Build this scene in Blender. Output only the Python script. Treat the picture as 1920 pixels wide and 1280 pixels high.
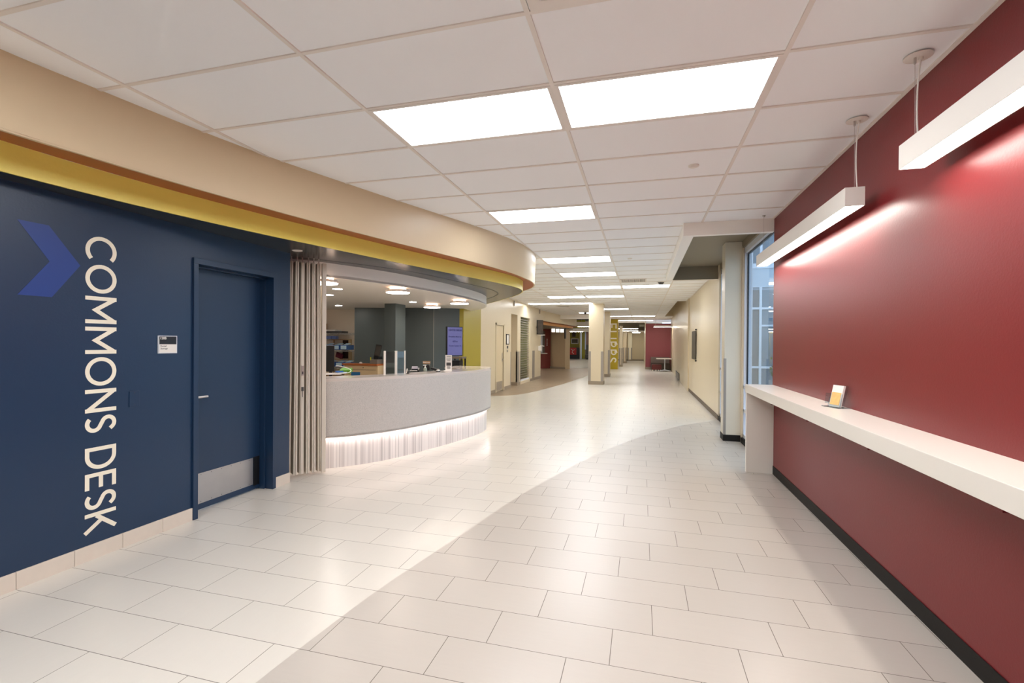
import bpy, bmesh, math, random
from mathutils import Vector, Matrix
from mathutils.geometry import tessellate_polygon
random.seed(7)
for _o in list(bpy.data.objects):
    bpy.data.objects.remove(_o)
SC = bpy.context.scene
COL = SC.collection

# ------------------------------------------------------------------ camera, world, exposure
EYE = 1.5113
F_PX, YAW, PITCH, ROLL, CY = 890.82, .26604, -.00565, .0075, 648.65
_F0 = Vector((-math.sin(YAW), math.cos(YAW), 0)); _R0 = Vector((math.cos(YAW), math.sin(YAW), 0)); _U0 = Vector((0, 0, 1))
_F = math.cos(PITCH) * _F0 + math.sin(PITCH) * _U0
_U1 = -math.sin(PITCH) * _F0 + math.cos(PITCH) * _U0
_R = math.cos(ROLL) * _R0 + math.sin(ROLL) * _U1
_U = -math.sin(ROLL) * _R0 + math.cos(ROLL) * _U1
camd = bpy.data.cameras.new('camera'); cam = bpy.data.objects.new('camera', camd); COL.objects.link(cam)
_M = Matrix(((_R.x, _U.x, -_F.x, 0), (_R.y, _U.y, -_F.y, 0), (_R.z, _U.z, -_F.z, EYE), (0, 0, 0, 1)))
cam.matrix_world = _M
camd.sensor_width = 36; camd.lens = F_PX / 1920 * 36; camd.shift_y = (CY - 640) / 1920
camd.clip_start = .05; camd.clip_end = 300
SC.camera = cam
SC.view_settings.view_transform = 'Standard'; SC.view_settings.look = 'None'
SC.view_settings.gamma = 1; SC.view_settings.use_curve_mapping = False
SC.view_settings.exposure = 0.22
SC.cycles.use_denoising = True
SC.cycles.max_bounces = 10; SC.cycles.diffuse_bounces = 6; SC.cycles.glossy_bounces = 4
SC.cycles.sample_clamp_indirect = 6
w = bpy.data.worlds.new('world'); SC.world = w; w.use_nodes = True
wb = w.node_tree.nodes['Background']; wb.inputs[0].default_value = (.62, .78, 1, 1); wb.inputs[1].default_value = 2.4

CZ = 3.01          # ceiling height
PANEL = 12.0        # recessed ceiling panels
PEND = 21.0        # pendant diffusers
ROUND = 26.0       # round desk lamps
LED = 24.0         # strip under the desk

# ------------------------------------------------------------------ materials
def s2l(c):
    return tuple(((x / 255) / 12.92 if x / 255 <= .04045 else ((x / 255 + .055) / 1.055) ** 2.4) for x in c)
_mats = {}
def mat(name, rgb, rough=.5, metal=0., spec=.5, bump=0., bscale=60., var=0., vscale=3., coat=0.):
    if name in _mats: return _mats[name]
    m = bpy.data.materials.new(name); m.use_nodes = True; nt = m.node_tree; b = nt.nodes['Principled BSDF']
    c = s2l(rgb) + (1,)
    b.inputs['Base Color'].default_value = c; b.inputs['Roughness'].default_value = rough; b.inputs['Metallic'].default_value = metal
    b.inputs['Specular IOR Level'].default_value = spec
    b.inputs['Coat Weight'].default_value = coat
    g = nt.nodes.new('ShaderNodeNewGeometry')
    if var:
        n = nt.nodes.new('ShaderNodeTexNoise'); n.inputs['Scale'].default_value = vscale; n.inputs['Detail'].default_value = 6
        nt.links.new(g.outputs['Position'], n.inputs['Vector'])
        mx = nt.nodes.new('ShaderNodeMix'); mx.data_type = 'RGBA'
        mx.inputs[6].default_value = tuple(x * (1 - var) for x in c[:3]) + (1,); mx.inputs[7].default_value = tuple(min(1, x * (1 + var)) for x in c[:3]) + (1,)
        nt.links.new(n.outputs['Fac'], mx.inputs[0]); nt.links.new(mx.outputs[2], b.inputs['Base Color'])
    if bump:
        n2 = nt.nodes.new('ShaderNodeTexNoise'); n2.inputs['Scale'].default_value = bscale; n2.inputs['Detail'].default_value = 3
        nt.links.new(g.outputs['Position'], n2.inputs['Vector'])
        bp = nt.nodes.new('ShaderNodeBump'); bp.inputs['Strength'].default_value = bump; bp.inputs['Distance'].default_value = .004
        nt.links.new(n2.outputs['Fac'], bp.inputs['Height']); nt.links.new(bp.outputs[0], b.inputs['Normal'])
    _mats[name] = m
    return m
def emit(name, rgb, strength):
    if name in _mats: return _mats[name]
    m = bpy.data.materials.new(name); m.use_nodes = True; b = m.node_tree.nodes['Principled BSDF']
    b.inputs['Base Color'].default_value = s2l(rgb) + (1,)
    b.inputs['Emission Color'].default_value = s2l(rgb) + (1,); b.inputs['Emission Strength'].default_value = strength
    b.inputs['Roughness'].default_value = .6
    _mats[name] = m
    return m
def glass(name, tint=(235, 242, 245), refl=.08):
    if name in _mats: return _mats[name]
    m = bpy.data.materials.new(name); m.use_nodes = True; nt = m.node_tree; nt.nodes.clear()
    o = nt.nodes.new('ShaderNodeOutputMaterial'); t = nt.nodes.new('ShaderNodeBsdfTransparent'); g = nt.nodes.new('ShaderNodeBsdfGlossy')
    mx = nt.nodes.new('ShaderNodeMixShader'); lw = nt.nodes.new('ShaderNodeLayerWeight'); lw.inputs[0].default_value = .5
    pw = nt.nodes.new('ShaderNodeMath'); pw.operation = 'POWER'; pw.inputs[1].default_value = 4.0; nt.links.new(lw.outputs['Facing'], pw.inputs[0])
    f = nt.nodes.new('ShaderNodeMath'); f.operation = 'MULTIPLY_ADD'; f.inputs[1].default_value = .6; f.inputs[2].default_value = .04; nt.links.new(pw.outputs[0], f.inputs[0])
    t.inputs[0].default_value = s2l(tint) + (1,); g.inputs['Roughness'].default_value = .02
    nt.links.new(f.outputs[0], mx.inputs[0]); nt.links.new(t.outputs[0], mx.inputs[1]); nt.links.new(g.outputs[0], mx.inputs[2]); nt.links.new(mx.outputs[0], o.inputs[0])
    _mats[name] = m
    return m

def floor_mat(name, rgb, grout, rough=.3, along_x=False, cvar=.035):
    """12 x 24 inch tiles laid in a third-running bond, with fine streaks."""
    m = bpy.data.materials.new(name); m.use_nodes = True; nt = m.node_tree; L = nt.links.new; b = nt.nodes['Principled BSDF']
    def M(op, a, bb=None, c=None):
        n = nt.nodes.new('ShaderNodeMath'); n.operation = op
        for i, v in enumerate((a, bb, c)):
            if v is None: continue
            if isinstance(v, (int, float)): n.inputs[i].default_value = v
            else: L(v, n.inputs[i])
        return n.outputs[0]
    g = nt.nodes.new('ShaderNodeNewGeometry'); sp = nt.nodes.new('ShaderNodeSeparateXYZ'); L(g.outputs['Position'], sp.inputs[0])
    W_, D_, FX, FY = .6096, .29567, -.13415, 2.27276
    r = M('DIVIDE', M('SUBTRACT', sp.outputs[1], FY), D_); row = M('FLOOR', r); ry = M('SUBTRACT', r, row)
    cx = M('SUBTRACT', M('DIVIDE', M('SUBTRACT', sp.outputs[0], FX), W_), M('DIVIDE', row, 3.0)); col = M('FLOOR', cx); rx = M('SUBTRACT', cx, col)
    ex = M('MULTIPLY', M('MINIMUM', rx, M('SUBTRACT', 1.0, rx)), W_); ey = M('MULTIPLY', M('MINIMUM', ry, M('SUBTRACT', 1.0, ry)), D_)
    e = M('MINIMUM', ex, ey); gm = M('LESS_THAN', e, .0017)
    cb = nt.nodes.new('ShaderNodeCombineXYZ'); L(row, cb.inputs[0]); L(col, cb.inputs[1])
    wn = nt.nodes.new('ShaderNodeTexWhiteNoise'); wn.noise_dimensions = '3D'; L(cb.outputs[0], wn.inputs['Vector'])
    mp = nt.nodes.new('ShaderNodeMapping'); L(g.outputs['Position'], mp.inputs['Vector'])
    mp.inputs['Scale'].default_value = (3, 40, 1) if along_x else (26, 5, 1)
    ns = nt.nodes.new('ShaderNodeTexNoise'); ns.inputs['Scale'].default_value = 1.6; ns.inputs['Detail'].default_value = 6; L(mp.outputs[0], ns.inputs['Vector'])
    f = M('ADD', M('MULTIPLY', wn.outputs['Value'], .5), M('MULTIPLY', ns.outputs['Fac'], .5))
    c = s2l(rgb); mx = nt.nodes.new('ShaderNodeMix'); mx.data_type = 'RGBA'; L(f, mx.inputs[0])
    mx.inputs[6].default_value = tuple(x * (1 - cvar * 1.6) for x in c) + (1,); mx.inputs[7].default_value = tuple(min(1, x * (1 + cvar * 1.2)) for x in c) + (1,)
    m2 = nt.nodes.new('ShaderNodeMix'); m2.data_type = 'RGBA'; L(gm, m2.inputs[0]); L(mx.outputs[2], m2.inputs[6]); m2.inputs[7].default_value = s2l(grout) + (1,)
    L(m2.outputs[2], b.inputs['Base Color'])
    L(M('ADD', M('MULTIPLY', gm, .3), rough), b.inputs['Roughness'])
    b.inputs['Specular IOR Level'].default_value = .5
    bp = nt.nodes.new('ShaderNodeBump'); bp.inputs['Strength'].default_value = .12; bp.inputs['Distance'].default_value = .001
    L(M('SUBTRACT', M('MULTIPLY', ns.outputs['Fac'], .0), gm), bp.inputs['Height']); L(bp.outputs[0], b.inputs['Normal'])
    return m

def speckle_mat(name, rgb, rough=.35):
    m = bpy.data.materials.new(name); m.use_nodes = True; nt = m.node_tree; L = nt.links.new; b = nt.nodes['Principled BSDF']
    g = nt.nodes.new('ShaderNodeNewGeometry')
    c = s2l(rgb)
    last = None
    for i, (sc, th, col) in enumerate(((170, .30, tuple(x * .5 for x in c)), (130, .26, tuple(min(1, x * 1.25) for x in c)), (90, .17, tuple(x * .45 for x in c)))):
        v = nt.nodes.new('ShaderNodeTexVoronoi'); v.inputs['Scale'].default_value = sc; L(g.outputs['Position'], v.inputs['Vector'])
        lt = nt.nodes.new('ShaderNodeMath'); lt.operation = 'LESS_THAN'; lt.inputs[1].default_value = th; L(v.outputs['Distance'], lt.inputs[0])
        mx = nt.nodes.new('ShaderNodeMix'); mx.data_type = 'RGBA'; mx.inputs[7].default_value = col + (1,)
        sc2 = nt.nodes.new('ShaderNodeMath'); sc2.operation = 'MULTIPLY'; sc2.inputs[1].default_value = .8; L(lt.outputs[0], sc2.inputs[0]); L(sc2.outputs[0], mx.inputs[0])
        if last is None: mx.inputs[6].default_value = c + (1,)
        else: L(last, mx.inputs[6])
        last = mx.outputs[2]
    L(last, b.inputs['Base Color']); b.inputs['Roughness'].default_value = rough
    return m

def stripe_mat(name, rgb, dark):
    """Vertical barcode stripes following the curve (noise of plan position only)."""
    m = bpy.data.materials.new(name); m.use_nodes = True; nt = m.node_tree; L = nt.links.new; b = nt.nodes['Principled BSDF']
    g = nt.nodes.new('ShaderNodeNewGeometry'); mp = nt.nodes.new('ShaderNodeMapping'); mp.inputs['Scale'].default_value = (1, 1, 0)
    L(g.outputs['Position'], mp.inputs['Vector'])
    last = None; c = s2l(rgb)
    for sc, lo, hi, k in ((34, .50, .62, .35), (75, .56, .66, .55), (12, .45, .7, .25)):
        n = nt.nodes.new('ShaderNodeTexNoise'); n.inputs['Scale'].default_value = sc; n.inputs['Detail'].default_value = 1; L(mp.outputs[0], n.inputs['Vector'])
        mr = nt.nodes.new('ShaderNodeMapRange'); mr.inputs['From Min'].default_value = lo; mr.inputs['From Max'].default_value = hi; mr.inputs['To Max'].default_value = k
        L(n.outputs['Fac'], mr.inputs['Value'])
        mx = nt.nodes.new('ShaderNodeMix'); mx.data_type = 'RGBA'; L(mr.outputs[0], mx.inputs[0]); mx.inputs[7].default_value = s2l(dark) + (1,)
        if last is None: mx.inputs[6].default_value = c + (1,)
        else: L(last, mx.inputs[6])
        last = mx.outputs[2]
    L(last, b.inputs['Base Color']); b.inputs['Roughness'].default_value = .35
    return m

M_BLUE = mat('navy_paint', (26, 51, 80), .34, bump=.12, bscale=90, var=.04, vscale=1.2)
M_RED = mat('maroon_paint', (120, 35, 38), .33, spec=.32, bump=.10, bscale=90, var=.03, vscale=2)
M_BEIGE = mat('beige_paint', (218, 203, 174), .3, bump=.1, bscale=60)
M_FASCIA = mat('tan_paint', (213, 193, 160), .33, bump=.15, bscale=60)
M_YEL = mat('mustard_paint', (250, 234, 116), .38, bump=.15)
M_ORANGE = mat('rust_paint', (160, 84, 48), .45)
M_DSOF = mat('charcoal_soffit_paint', (50, 54, 56), .26)
M_WHITE = mat('white_paint', (226, 220, 212), .5)
M_BULK = mat('off_white_paint', (246, 242, 236), .5)
M_TILE = mat('ceiling_tile_white', (242, 243, 245), .9, spec=.2, bump=.15, bscale=400)
M_TEE = mat('ceiling_tee_white', (228, 221, 214), .5)
M_TAUPE = mat('taupe_paint', (128, 116, 96), .5)
M_SLATE = mat('slate_paint', (86, 95, 95), .4, bump=.2)
M_OLIVE = mat('olive_yellow_paint', (168, 152, 32), .4)
M_STONE = mat('white_solid_surface', (226, 220, 210), .28)
M_SPECK = speckle_mat('speckled_quartz', (200, 194, 188))
M_STRIPE = stripe_mat('striped_laminate', (236, 230, 226), (150, 140, 138))
M_BLACK = mat('black_rubber_base', (20, 16, 13), .6, spec=.3)
M_TAN_BASE = mat('grey_tile_base', (150, 136, 118), .45)
M_BASET = mat('pale_tile_base', (220, 208, 194), .35, var=.05, vscale=14)
M_GROUT = mat('dark_joint', (92, 84, 74), .8)
M_STEEL = mat('brushed_steel', (190, 184, 180), .32, metal=.9, bump=.1, bscale=200, var=.06, vscale=9)
M_ALU = mat('aluminium_frame', (212, 216, 224), .35)
M_GUARD = mat('grey_corner_guard', (158, 150, 142), .35, metal=.4)
M_CURT = mat('pale_grey_vinyl', (216, 206, 191), .38)
M_PLASTIC = mat('black_plastic', (22, 22, 24), .35)
M_DGREY = mat('dark_grey_plastic', (70, 68, 68), .5)
M_PAPER = mat('white_paper', (236, 232, 226), .6)
M_LETTER = mat('cream_lettering', (244, 236, 216), .45)
M_ARROW = mat('royal_blue_paint', (26, 60, 132), .4)
M_CARD = mat('cardboard', (168, 132, 92), .8)
M_WOOD = mat('pale_wood', (216, 184, 142), .5, var=.06, vscale=8)
M_ORWOOD = mat('orange_brown_edge', (166, 92, 44), .45)
M_BINB = mat('blue_bin_plastic', (50, 104, 184), .4)
M_BINL = mat('light_blue_label', (190, 220, 238), .5)
M_CHROME = mat('chrome_wire', (200, 198, 196), .25, metal=.9)
M_DARKPLEN = mat('dark_plenum', (40, 32, 26), .9)
M_PANELW = emit('light_panel_white', (248, 251, 255), PANEL)
M_PENDW = emit('pendant_diffuser_white', (255, 247, 238), PEND)
M_ROUNDW = emit('round_lamp_white', (255, 238, 222), ROUND)
M_LEDW = emit('led_strip_white', (255, 240, 236), LED)
M_CANW = emit('downlight_lens', (255, 246, 236), 75)
M_SCREENP = emit('purple_screen', (104, 106, 166), .07)
M_SCREEN2 = emit('menu_screen', (250, 240, 226), 1.6)
M_GLASS = glass('clear_glass')

# ------------------------------------------------------------------ mesh helpers
class MB:
    def __init__(s): s.v = []; s.f = []
    def add(s, vs, fs):
        n = len(s.v); s.v += [tuple(p) for p in vs]; s.f += [tuple(i + n for i in f) for f in fs]; return s
    def box(s, x0, x1, y0, y1, z0, z1):
        v = [(x0, y0, z0), (x1, y0, z0), (x1, y1, z0), (x0, y1, z0), (x0, y0, z1), (x1, y0, z1), (x1, y1, z1), (x0, y1, z1)]
        return s.add(v, [(0, 3, 2, 1), (4, 5, 6, 7), (0, 1, 5, 4), (1, 2, 6, 5), (2, 3, 7, 6), (3, 0, 4, 7)])
    def obox(s, c, sx, sy, sz, rz=0, ry=0, rx=0):
        R = Matrix.Rotation(rz, 3, 'Z') @ Matrix.Rotation(ry, 3, 'Y') @ Matrix.Rotation(rx, 3, 'X')
        v = []
        for dz in (-.5, .5):
            for dx, dy in ((-.5, -.5), (.5, -.5), (.5, .5), (-.5, .5)):
                v.append(tuple(R @ Vector((dx * sx, dy * sy, dz * sz)) + Vector(c)))
        return s.add(v, [(0, 3, 2, 1), (4, 5, 6, 7), (0, 1, 5, 4), (1, 2, 6, 5), (2, 3, 7, 6), (3, 0, 4, 7)])
    def prism(s, poly, z0, z1):
        q = []
        for p in poly:
            if not q or (Vector(p[:2]) - Vector(q[-1])).length > 1e-4: q.append(tuple(p[:2]))
        poly = q; a = sum(poly[i][0] * poly[(i + 1) % len(poly)][1] - poly[(i + 1) % len(poly)][0] * poly[i][1] for i in range(len(poly)))
        if a < 0: poly = poly[::-1]
        top = tessellate_polygon([[Vector((p[0], p[1], 0)) for p in poly]])
        n = len(poly); V = [(p[0], p[1], z1) for p in poly] + [(p[0], p[1], z0) for p in poly]
        F = [tuple(t) for t in top] + [tuple(i + n for i in reversed(t)) for t in top] + [(i + n, (i + 1) % n + n, (i + 1) % n, i) for i in range(n)]
        return s.add(V, F)
    def strip(s, A, B, th=(0, 0)):
        """wall between polylines A (top, 3-D) and B (bottom, 3-D), given thickness to the left of travel by th metres"""
        n = len(A)
        def off(P):
            out = []
            for i in range(n):
                a = Vector(P[max(0, i - 1)]); b = Vector(P[min(n - 1, i + 1)]); d = (b - a); d.z = 0; d.normalize()
                out.append((P[i][0] - d.y * th, P[i][1] + d.x * th, P[i][2]))
            return out
        A2, B2 = off(A), off(B)
        V = list(A) + list(B) + A2 + B2; F = []
        for i in range(n - 1):
            F += [(i, i + n, i + 1 + n, i + 1), (i + 2 * n, i + 1 + 2 * n, i + 1 + 3 * n, i + 3 * n), (i, i + 1, i + 1 + 2 * n, i + 2 * n), (i + n, i + 3 * n, i + 1 + 3 * n, i + 1 + n)]
        F += [(0, 2 * n, 3 * n, n), (n - 1, 2 * n - 1, 4 * n - 1, 3 * n - 1)]
        return s.add(V, F)
    def tube(s, pts, r, seg=8):
        pts = [Vector(p) for p in pts]; n = len(pts); rs = r if isinstance(r, (list, tuple)) else [r] * n
        V = []; up = None
        for i in range(n):
            d = (pts[min(n - 1, i + 1)] - pts[max(0, i - 1)]).normalized()
            if up is None: up = d.orthogonal().normalized()
            up = (up - d * up.dot(d)).normalized(); sd = d.cross(up)
            for k in range(seg):
                a = 2 * math.pi * k / seg; V.append(tuple(pts[i] + (up * math.cos(a) + sd * math.sin(a)) * rs[i]))
        F = [(i * seg + k, i * seg + (k + 1) % seg, (i + 1) * seg + (k + 1) % seg, (i + 1) * seg + k) for i in range(n - 1) for k in range(seg)]
        F += [tuple(range(seg - 1, -1, -1)), tuple((n - 1) * seg + k for k in range(seg))]
        return s.add(V, F)
    def lathe(s, c, prof, seg=32):
        V = []; n = len(prof)
        for r, z in prof:
            for k in range(seg):
                a = 2 * math.pi * k / seg; V.append((c[0] + max(r, 1e-5) * math.cos(a), c[1] + max(r, 1e-5) * math.sin(a), c[2] + z))
        F = [(i * seg + k, i * seg + (k + 1) % seg, (i + 1) * seg + (k + 1) % seg, (i + 1) * seg + k) for i in range(n - 1) for k in range(seg)]
        F += [tuple(range(seg - 1, -1, -1)), tuple((n - 1) * seg + k for k in range(seg))]
        return s.add(V, F)
    def build(s, name, m, parent=None, bevel=0, smooth=False, recalc=True):
        me = bpy.data.meshes.new(name)
        V = s.v
        if parent is not None:
            Mi = wmat(parent).inverted(); V = [tuple(Mi @ Vector(p)) for p in s.v]
        me.from_pydata(V, [], s.f); me.materials.append(m)
        if recalc:
            bm = bmesh.new(); bm.from_mesh(me); bmesh.ops.recalc_face_normals(bm, faces=bm.faces[:]); bm.to_mesh(me); bm.free()
        if smooth:
            for p in me.polygons: p.use_smooth = True
            me.set_sharp_from_angle(angle=math.radians(35))
        o = bpy.data.objects.new(name, me); COL.objects.link(o)
        if parent is not None: o.parent = parent
        if bevel:
            b = o.modifiers.new('bevel', 'BEVEL'); b.width = bevel; b.segments = 2; b.limit_method = 'ANGLE'; b.angle_limit = math.radians(40)
        return o
_W = {}
def wmat(o):
    mm = Matrix.LocRotScale(o.location, o.rotation_euler, None)
    return wmat(o.parent) @ mm if o.parent else mm
def tag(o, label=None, cat=None, group=None, kind=None):
    if label: o['label'] = label
    if cat: o['category'] = cat
    if group: o['group'] = group
    if kind: o['kind'] = kind
    return o
def thing(name, label, cat, loc, rz=0, group=None):
    o = bpy.data.objects.new(name, None); COL.objects.link(o); o.empty_display_size = .05
    o.location = loc; o.rotation_euler = (0, 0, rz)
    return tag(o, label, cat, group)
def struct(o): o['kind'] = 'structure'; return o
def copy_tree(o, parent=None):
    c = o.copy(); COL.objects.link(c); c.parent = parent
    for ch in [x for x in bpy.data.objects if x.parent == o and x != c]: copy_tree(ch, c)
    return c
def dup(src, loc, label, rz=None):
    c = copy_tree(src); c.location = loc; c['label'] = label
    if rz is not None: c.rotation_euler = (0, 0, rz)
    return c
def spline(pts, n=8):
    """Catmull-Rom through plan points"""
    P = [Vector(p) for p in pts]; P = [P[0] * 2 - P[1]] + P + [P[-1] * 2 - P[-2]]; out = []
    for i in range(1, len(P) - 2):
        p0, p1, p2, p3 = P[i - 1:i + 3]
        for k in range(n):
            t = k / n
            out.append(.5 * ((2 * p1) + (p2 - p0) * t + (2 * p0 - 5 * p1 + 4 * p2 - p3) * t * t + (3 * p1 - p0 - 3 * p2 + p3) * t ** 3))
    out.append(P[-2]); return [tuple(p) for p in out]
def smooth_pts(pts, it=2):
    pts = [list(p) for p in pts]
    for _ in range(it):
        q = [p[:] for p in pts]
        for i in range(1, len(pts) - 1):
            for k in range(2): q[i][k] = pts[i][k] * .5 + (pts[i - 1][k] + pts[i + 1][k]) * .25
        pts = q
    return [tuple(p) for p in pts]
def inset(P, d):
    out = []
    for i in range(len(P)):
        a = Vector(P[max(0, i - 1)]); b = Vector(P[min(len(P) - 1, i + 1)]); t_ = (b - a).normalized(); out.append((P[i][0] - t_.y * d, P[i][1] + t_.x * d))
    return out
def at_z(P, z): return [(p[0], p[1], z) for p in P]
def text_mesh(name, body, size, m, parent, origin, ux, uy, depth=.001, align='LEFT', bold=0.):
    """small lettering with the built-in font, laid on the plane spanned by ux (reading direction) and uy (up)"""
    cu = bpy.data.curves.new(name, 'FONT'); cu.body = body; cu.size = size; cu.extrude = depth; cu.align_x = align; cu.offset = bold; cu.resolution_u = 2
    t = bpy.data.objects.new(name, cu); COL.objects.link(t)
    dg = bpy.context.evaluated_depsgraph_get(); me = bpy.data.meshes.new_from_object(t.evaluated_get(dg)); COL.objects.unlink(t); bpy.data.objects.remove(t)
    ux = Vector(ux).normalized(); uy = Vector(uy).normalized(); uz = ux.cross(uy)
    R = Matrix((ux, uy, uz)).transposed().to_4x4(); T = Matrix.Translation(Vector(origin)) @ R
    if parent is not None: T = wmat(parent).inverted() @ T
    me.transform(T); me.materials.clear(); me.materials.append(m); me.name = name
    o = bpy.data.objects.new(name, me); COL.objects.link(o)
    if parent is not None: o.parent = parent
    return o

# geometric capitals: each letter is a list of strokes in cap-height units; (width, strokes)
def _arc(cx, cy, rx, ry, a0, a1, n=28):
    return [(cx + rx * math.cos(math.radians(a0 + (a1 - a0) * i / n)), cy + ry * math.sin(math.radians(a0 + (a1 - a0) * i / n))) for i in range(n + 1)]
T_ = .135; H_ = T_ / 2
GLY = {
    'C': (.86, [_arc(.5, .5, .5 - H_, .5 - H_, 48, 312)]),
    'O': (1.0, [_arc(.5, .5, .5 - H_, .5 - H_, 0, 360, 40)]),
    'M': (.94, [[(H_, 0), (H_, 1)], [(.94 - H_, 0), (.94 - H_, 1)], [(H_ + .005, .93), (.47, .32), (.94 - H_ - .005, .93)]]),
    'N': (.80, [[(H_, 0), (H_, 1)], [(.80 - H_, 0), (.80 - H_, 1)], [(H_, .93), (.80 - H_, .07)]]),
    'S': (.58, [[(.50, .80)] + _arc(.29, .735, .205, .198, 40, 250, 16)[0:] + _arc(.29, .275, .225, .21, 70, -140, 18)]),
    'D': (.78, [[(H_, H_), (.32, H_)] + _arc(.32, .5, .46 - H_, .5 - H_, -90, 90, 24)[1:] + [(H_, 1 - H_)], [(H_, 0), (H_, 1)]]),
    'E': (.56, [[(H_, 0), (H_, 1)], [(0, 1 - H_), (.56, 1 - H_)], [(0, .5), (.53, .5)], [(0, H_), (.56, H_)]]),
    'K': (.74, [[(H_, 0), (H_, 1)], [(.12, .36), (.66, .985)], [(.27, .56), (.66, .0)]]),
    'F': (.54, [[(H_, 0), (H_, 1)], [(0, 1 - H_), (.54, 1 - H_)], [(0, .5), (.48, .5)]]),
    'L': (.50, [[(H_, 0), (H_, 1)], [(0, H_), (.50, H_)]]),
    'I': (T_, [[(H_, 0), (H_, 1)]]),
    'P': (.60, [[(H_, 0), (H_, 1)], [(H_, 1 - H_), (.33, 1 - H_)] + _arc(.33, .71, .60 - .33 - H_, .29 - H_, 90, -90, 20) + [(H_, .42 + H_)]]),
}
def letters(mb, text, cap, adv, gap, place, th=T_, depth=.0012):
    """place(x, y, d) maps letter space (x along reading, y up from the base line, d out of the wall) to the world"""
    x = 0.
    for k, ch in enumerate(text):
        if ch == ' ': x += adv * cap; continue
        wd, strokes = GLY[ch]
        for si, st in enumerate(strokes):
            n = len(st); h = th / 2; Lf = []; Rt = []
            for i in range(n):
                d0 = Vector(st[i]) - Vector(st[i - 1]) if i > 0 else None; d1 = Vector(st[i + 1]) - Vector(st[i]) if i < n - 1 else None
                if ch == 'O' and i in (0, n - 1): d0 = d1 = Vector((0, 1))
                dd = (d0.normalized() if d0 else d1.normalized()) + (d1.normalized() if d1 else d0.normalized())
                dd.normalize(); nn = Vector((-dd.y, dd.x)); cs = max(.35, abs((d1 or d0).normalized().dot(dd)))
                Lf.append(Vector(st[i]) + nn * h / cs); Rt.append(Vector(st[i]) - nn * h / cs)
            e = depth * (1 + .12 * si)
            V = [place(x + p.x * cap, p.y * cap, q) for q in (e, 0) for p in Lf + Rt]
            F = []; m2 = 2 * n
            for i in range(n - 1):
                F += [(i, i + n, i + 1 + n, i + 1), (i + m2, i + 1 + m2, i + 1 + n + m2, i + n + m2), (i, i + 1, i + 1 + m2, i + m2), (i + n, i + n + m2, i + 1 + n + m2, i + 1 + n)]
            F += [(0, m2, n + m2, n), (n - 1, 2 * n - 1, 2 * n - 1 + m2, n - 1 + m2)]
            mb.add(V, F)
        x += (wd + gap) * cap
    return x

# ------------------------------------------------------------------ FLOOR
YB0, YB1 = -4.0, 50.0
near = [(-1.9, -4), (-1.75, -.5), (-1.67, 1.2), (-1.635, 1.75), (-1.60, 2.1), (-1.565, 2.4), (-1.52, 2.7), (-1.46, 3.0), (-1.40, 3.3), (-1.31, 3.75), (-1.24, 4.16), (-1.14, 4.63), (-1.03, 5.06), (-.87, 5.65), (-.68, 6.29), (-.41, 7.09), (-.02, 8.03), (.45, 8.95), (.95, 9.70), (1.44, 10.25), (1.9, 10.7)]
nearS = smooth_pts(spline(near, 4), 3)
FL_WHITE = floor_mat('pale_grey_floor_tile', (218, 212, 201), (104, 96, 86), .24, cvar=.02)
FL_BEIGE = floor_mat('beige_floor_tile', (190, 182, 172), (98, 88, 78), .28, along_x=True, cvar=.035)
FL_DARK = floor_mat('taupe_floor_tile', (158, 138, 114), (100, 86, 70), .3, along_x=True, cvar=.08)
beige = [p[:2] for p in nearS] + [(1.9, -4)]
dk = [(-4.6, 12.85), (-3.95, 13.05), (-3.60, 13.4), (-3.38, 13.96), (-3.22, 14.78), (-3.03, 16.01), (-2.83, 17.66), (-2.64, 19.95), (-2.50, 22.08), (-2.45, 24.5), (-2.6, 27), (-3.2, 30)]
dkS = smooth_pts(spline(dk, 4), 2)
dark = [p[:2] for p in dkS] + [(-9, 30), (-9, 12.85)]
struct(MB().prism(beige, -.06, .0).build('floor', FL_BEIGE))
white = [p[:2] for p in nearS] + [(2.6, 10.7), (2.6, YB1), (-9, YB1), (-9, 30)] + [p[:2] for p in reversed(dkS)] + [(-9, 12.85), (-9, -4)]
struct(MB().prism(white, -.06, .0).build('floor', FL_WHITE))
struct(MB().prism(dark, -.06, .0).build('floor', FL_DARK))

# ------------------------------------------------------------------ CEILING: tiles and tee grid
X0, Y0, CW, CD = -2.952, 2.109, 1.2192, .6096
ceil_rects = [(-4.6, 1.62, -4.0, 6.25), (-4.6, .49, 6.25, 10.6), (-4.6, 1.8, 10.6, 17.4), (-4.6, 1.19, 17.4, 24.6), (-2.3, 1.19, 24.6, 27.0), (-2.3, 1.8, 27.0, 32.0)]
mb = MB()
for (a, b, c, d) in ceil_rects: mb.box(a, b, c, d, CZ + .008, CZ + .05)
ceiling = struct(mb.build('ceiling', M_TILE))
mb = MB(); hw = .012
def clip(a, b, c, d, up=0.):
    for (x0, x1, y0, y1) in ceil_rects:
        A, B, Cc, D = max(a, x0), min(b, x1), max(c, y0), min(d, y1)
        if B - A > .005 and D - Cc > .005: mb.box(A, B, Cc, D, CZ + up, CZ + .012)
for k in range(-1, 4): clip(X0 + k * CW - hw, X0 + k * CW + hw, -4, 32)
for j in range(-10, 50): clip(-4.6, 1.8, Y0 + j * CD - hw * .9, Y0 + j * CD + hw * .9, .0012)
mb.box(1.48, 1.505, -4, 6.25, CZ, CZ + .012); mb.box(1.475, 1.5, 10.6, 16.3, CZ, CZ + .012)
grid = struct(mb.build('trim_1', M_TEE))

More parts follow.
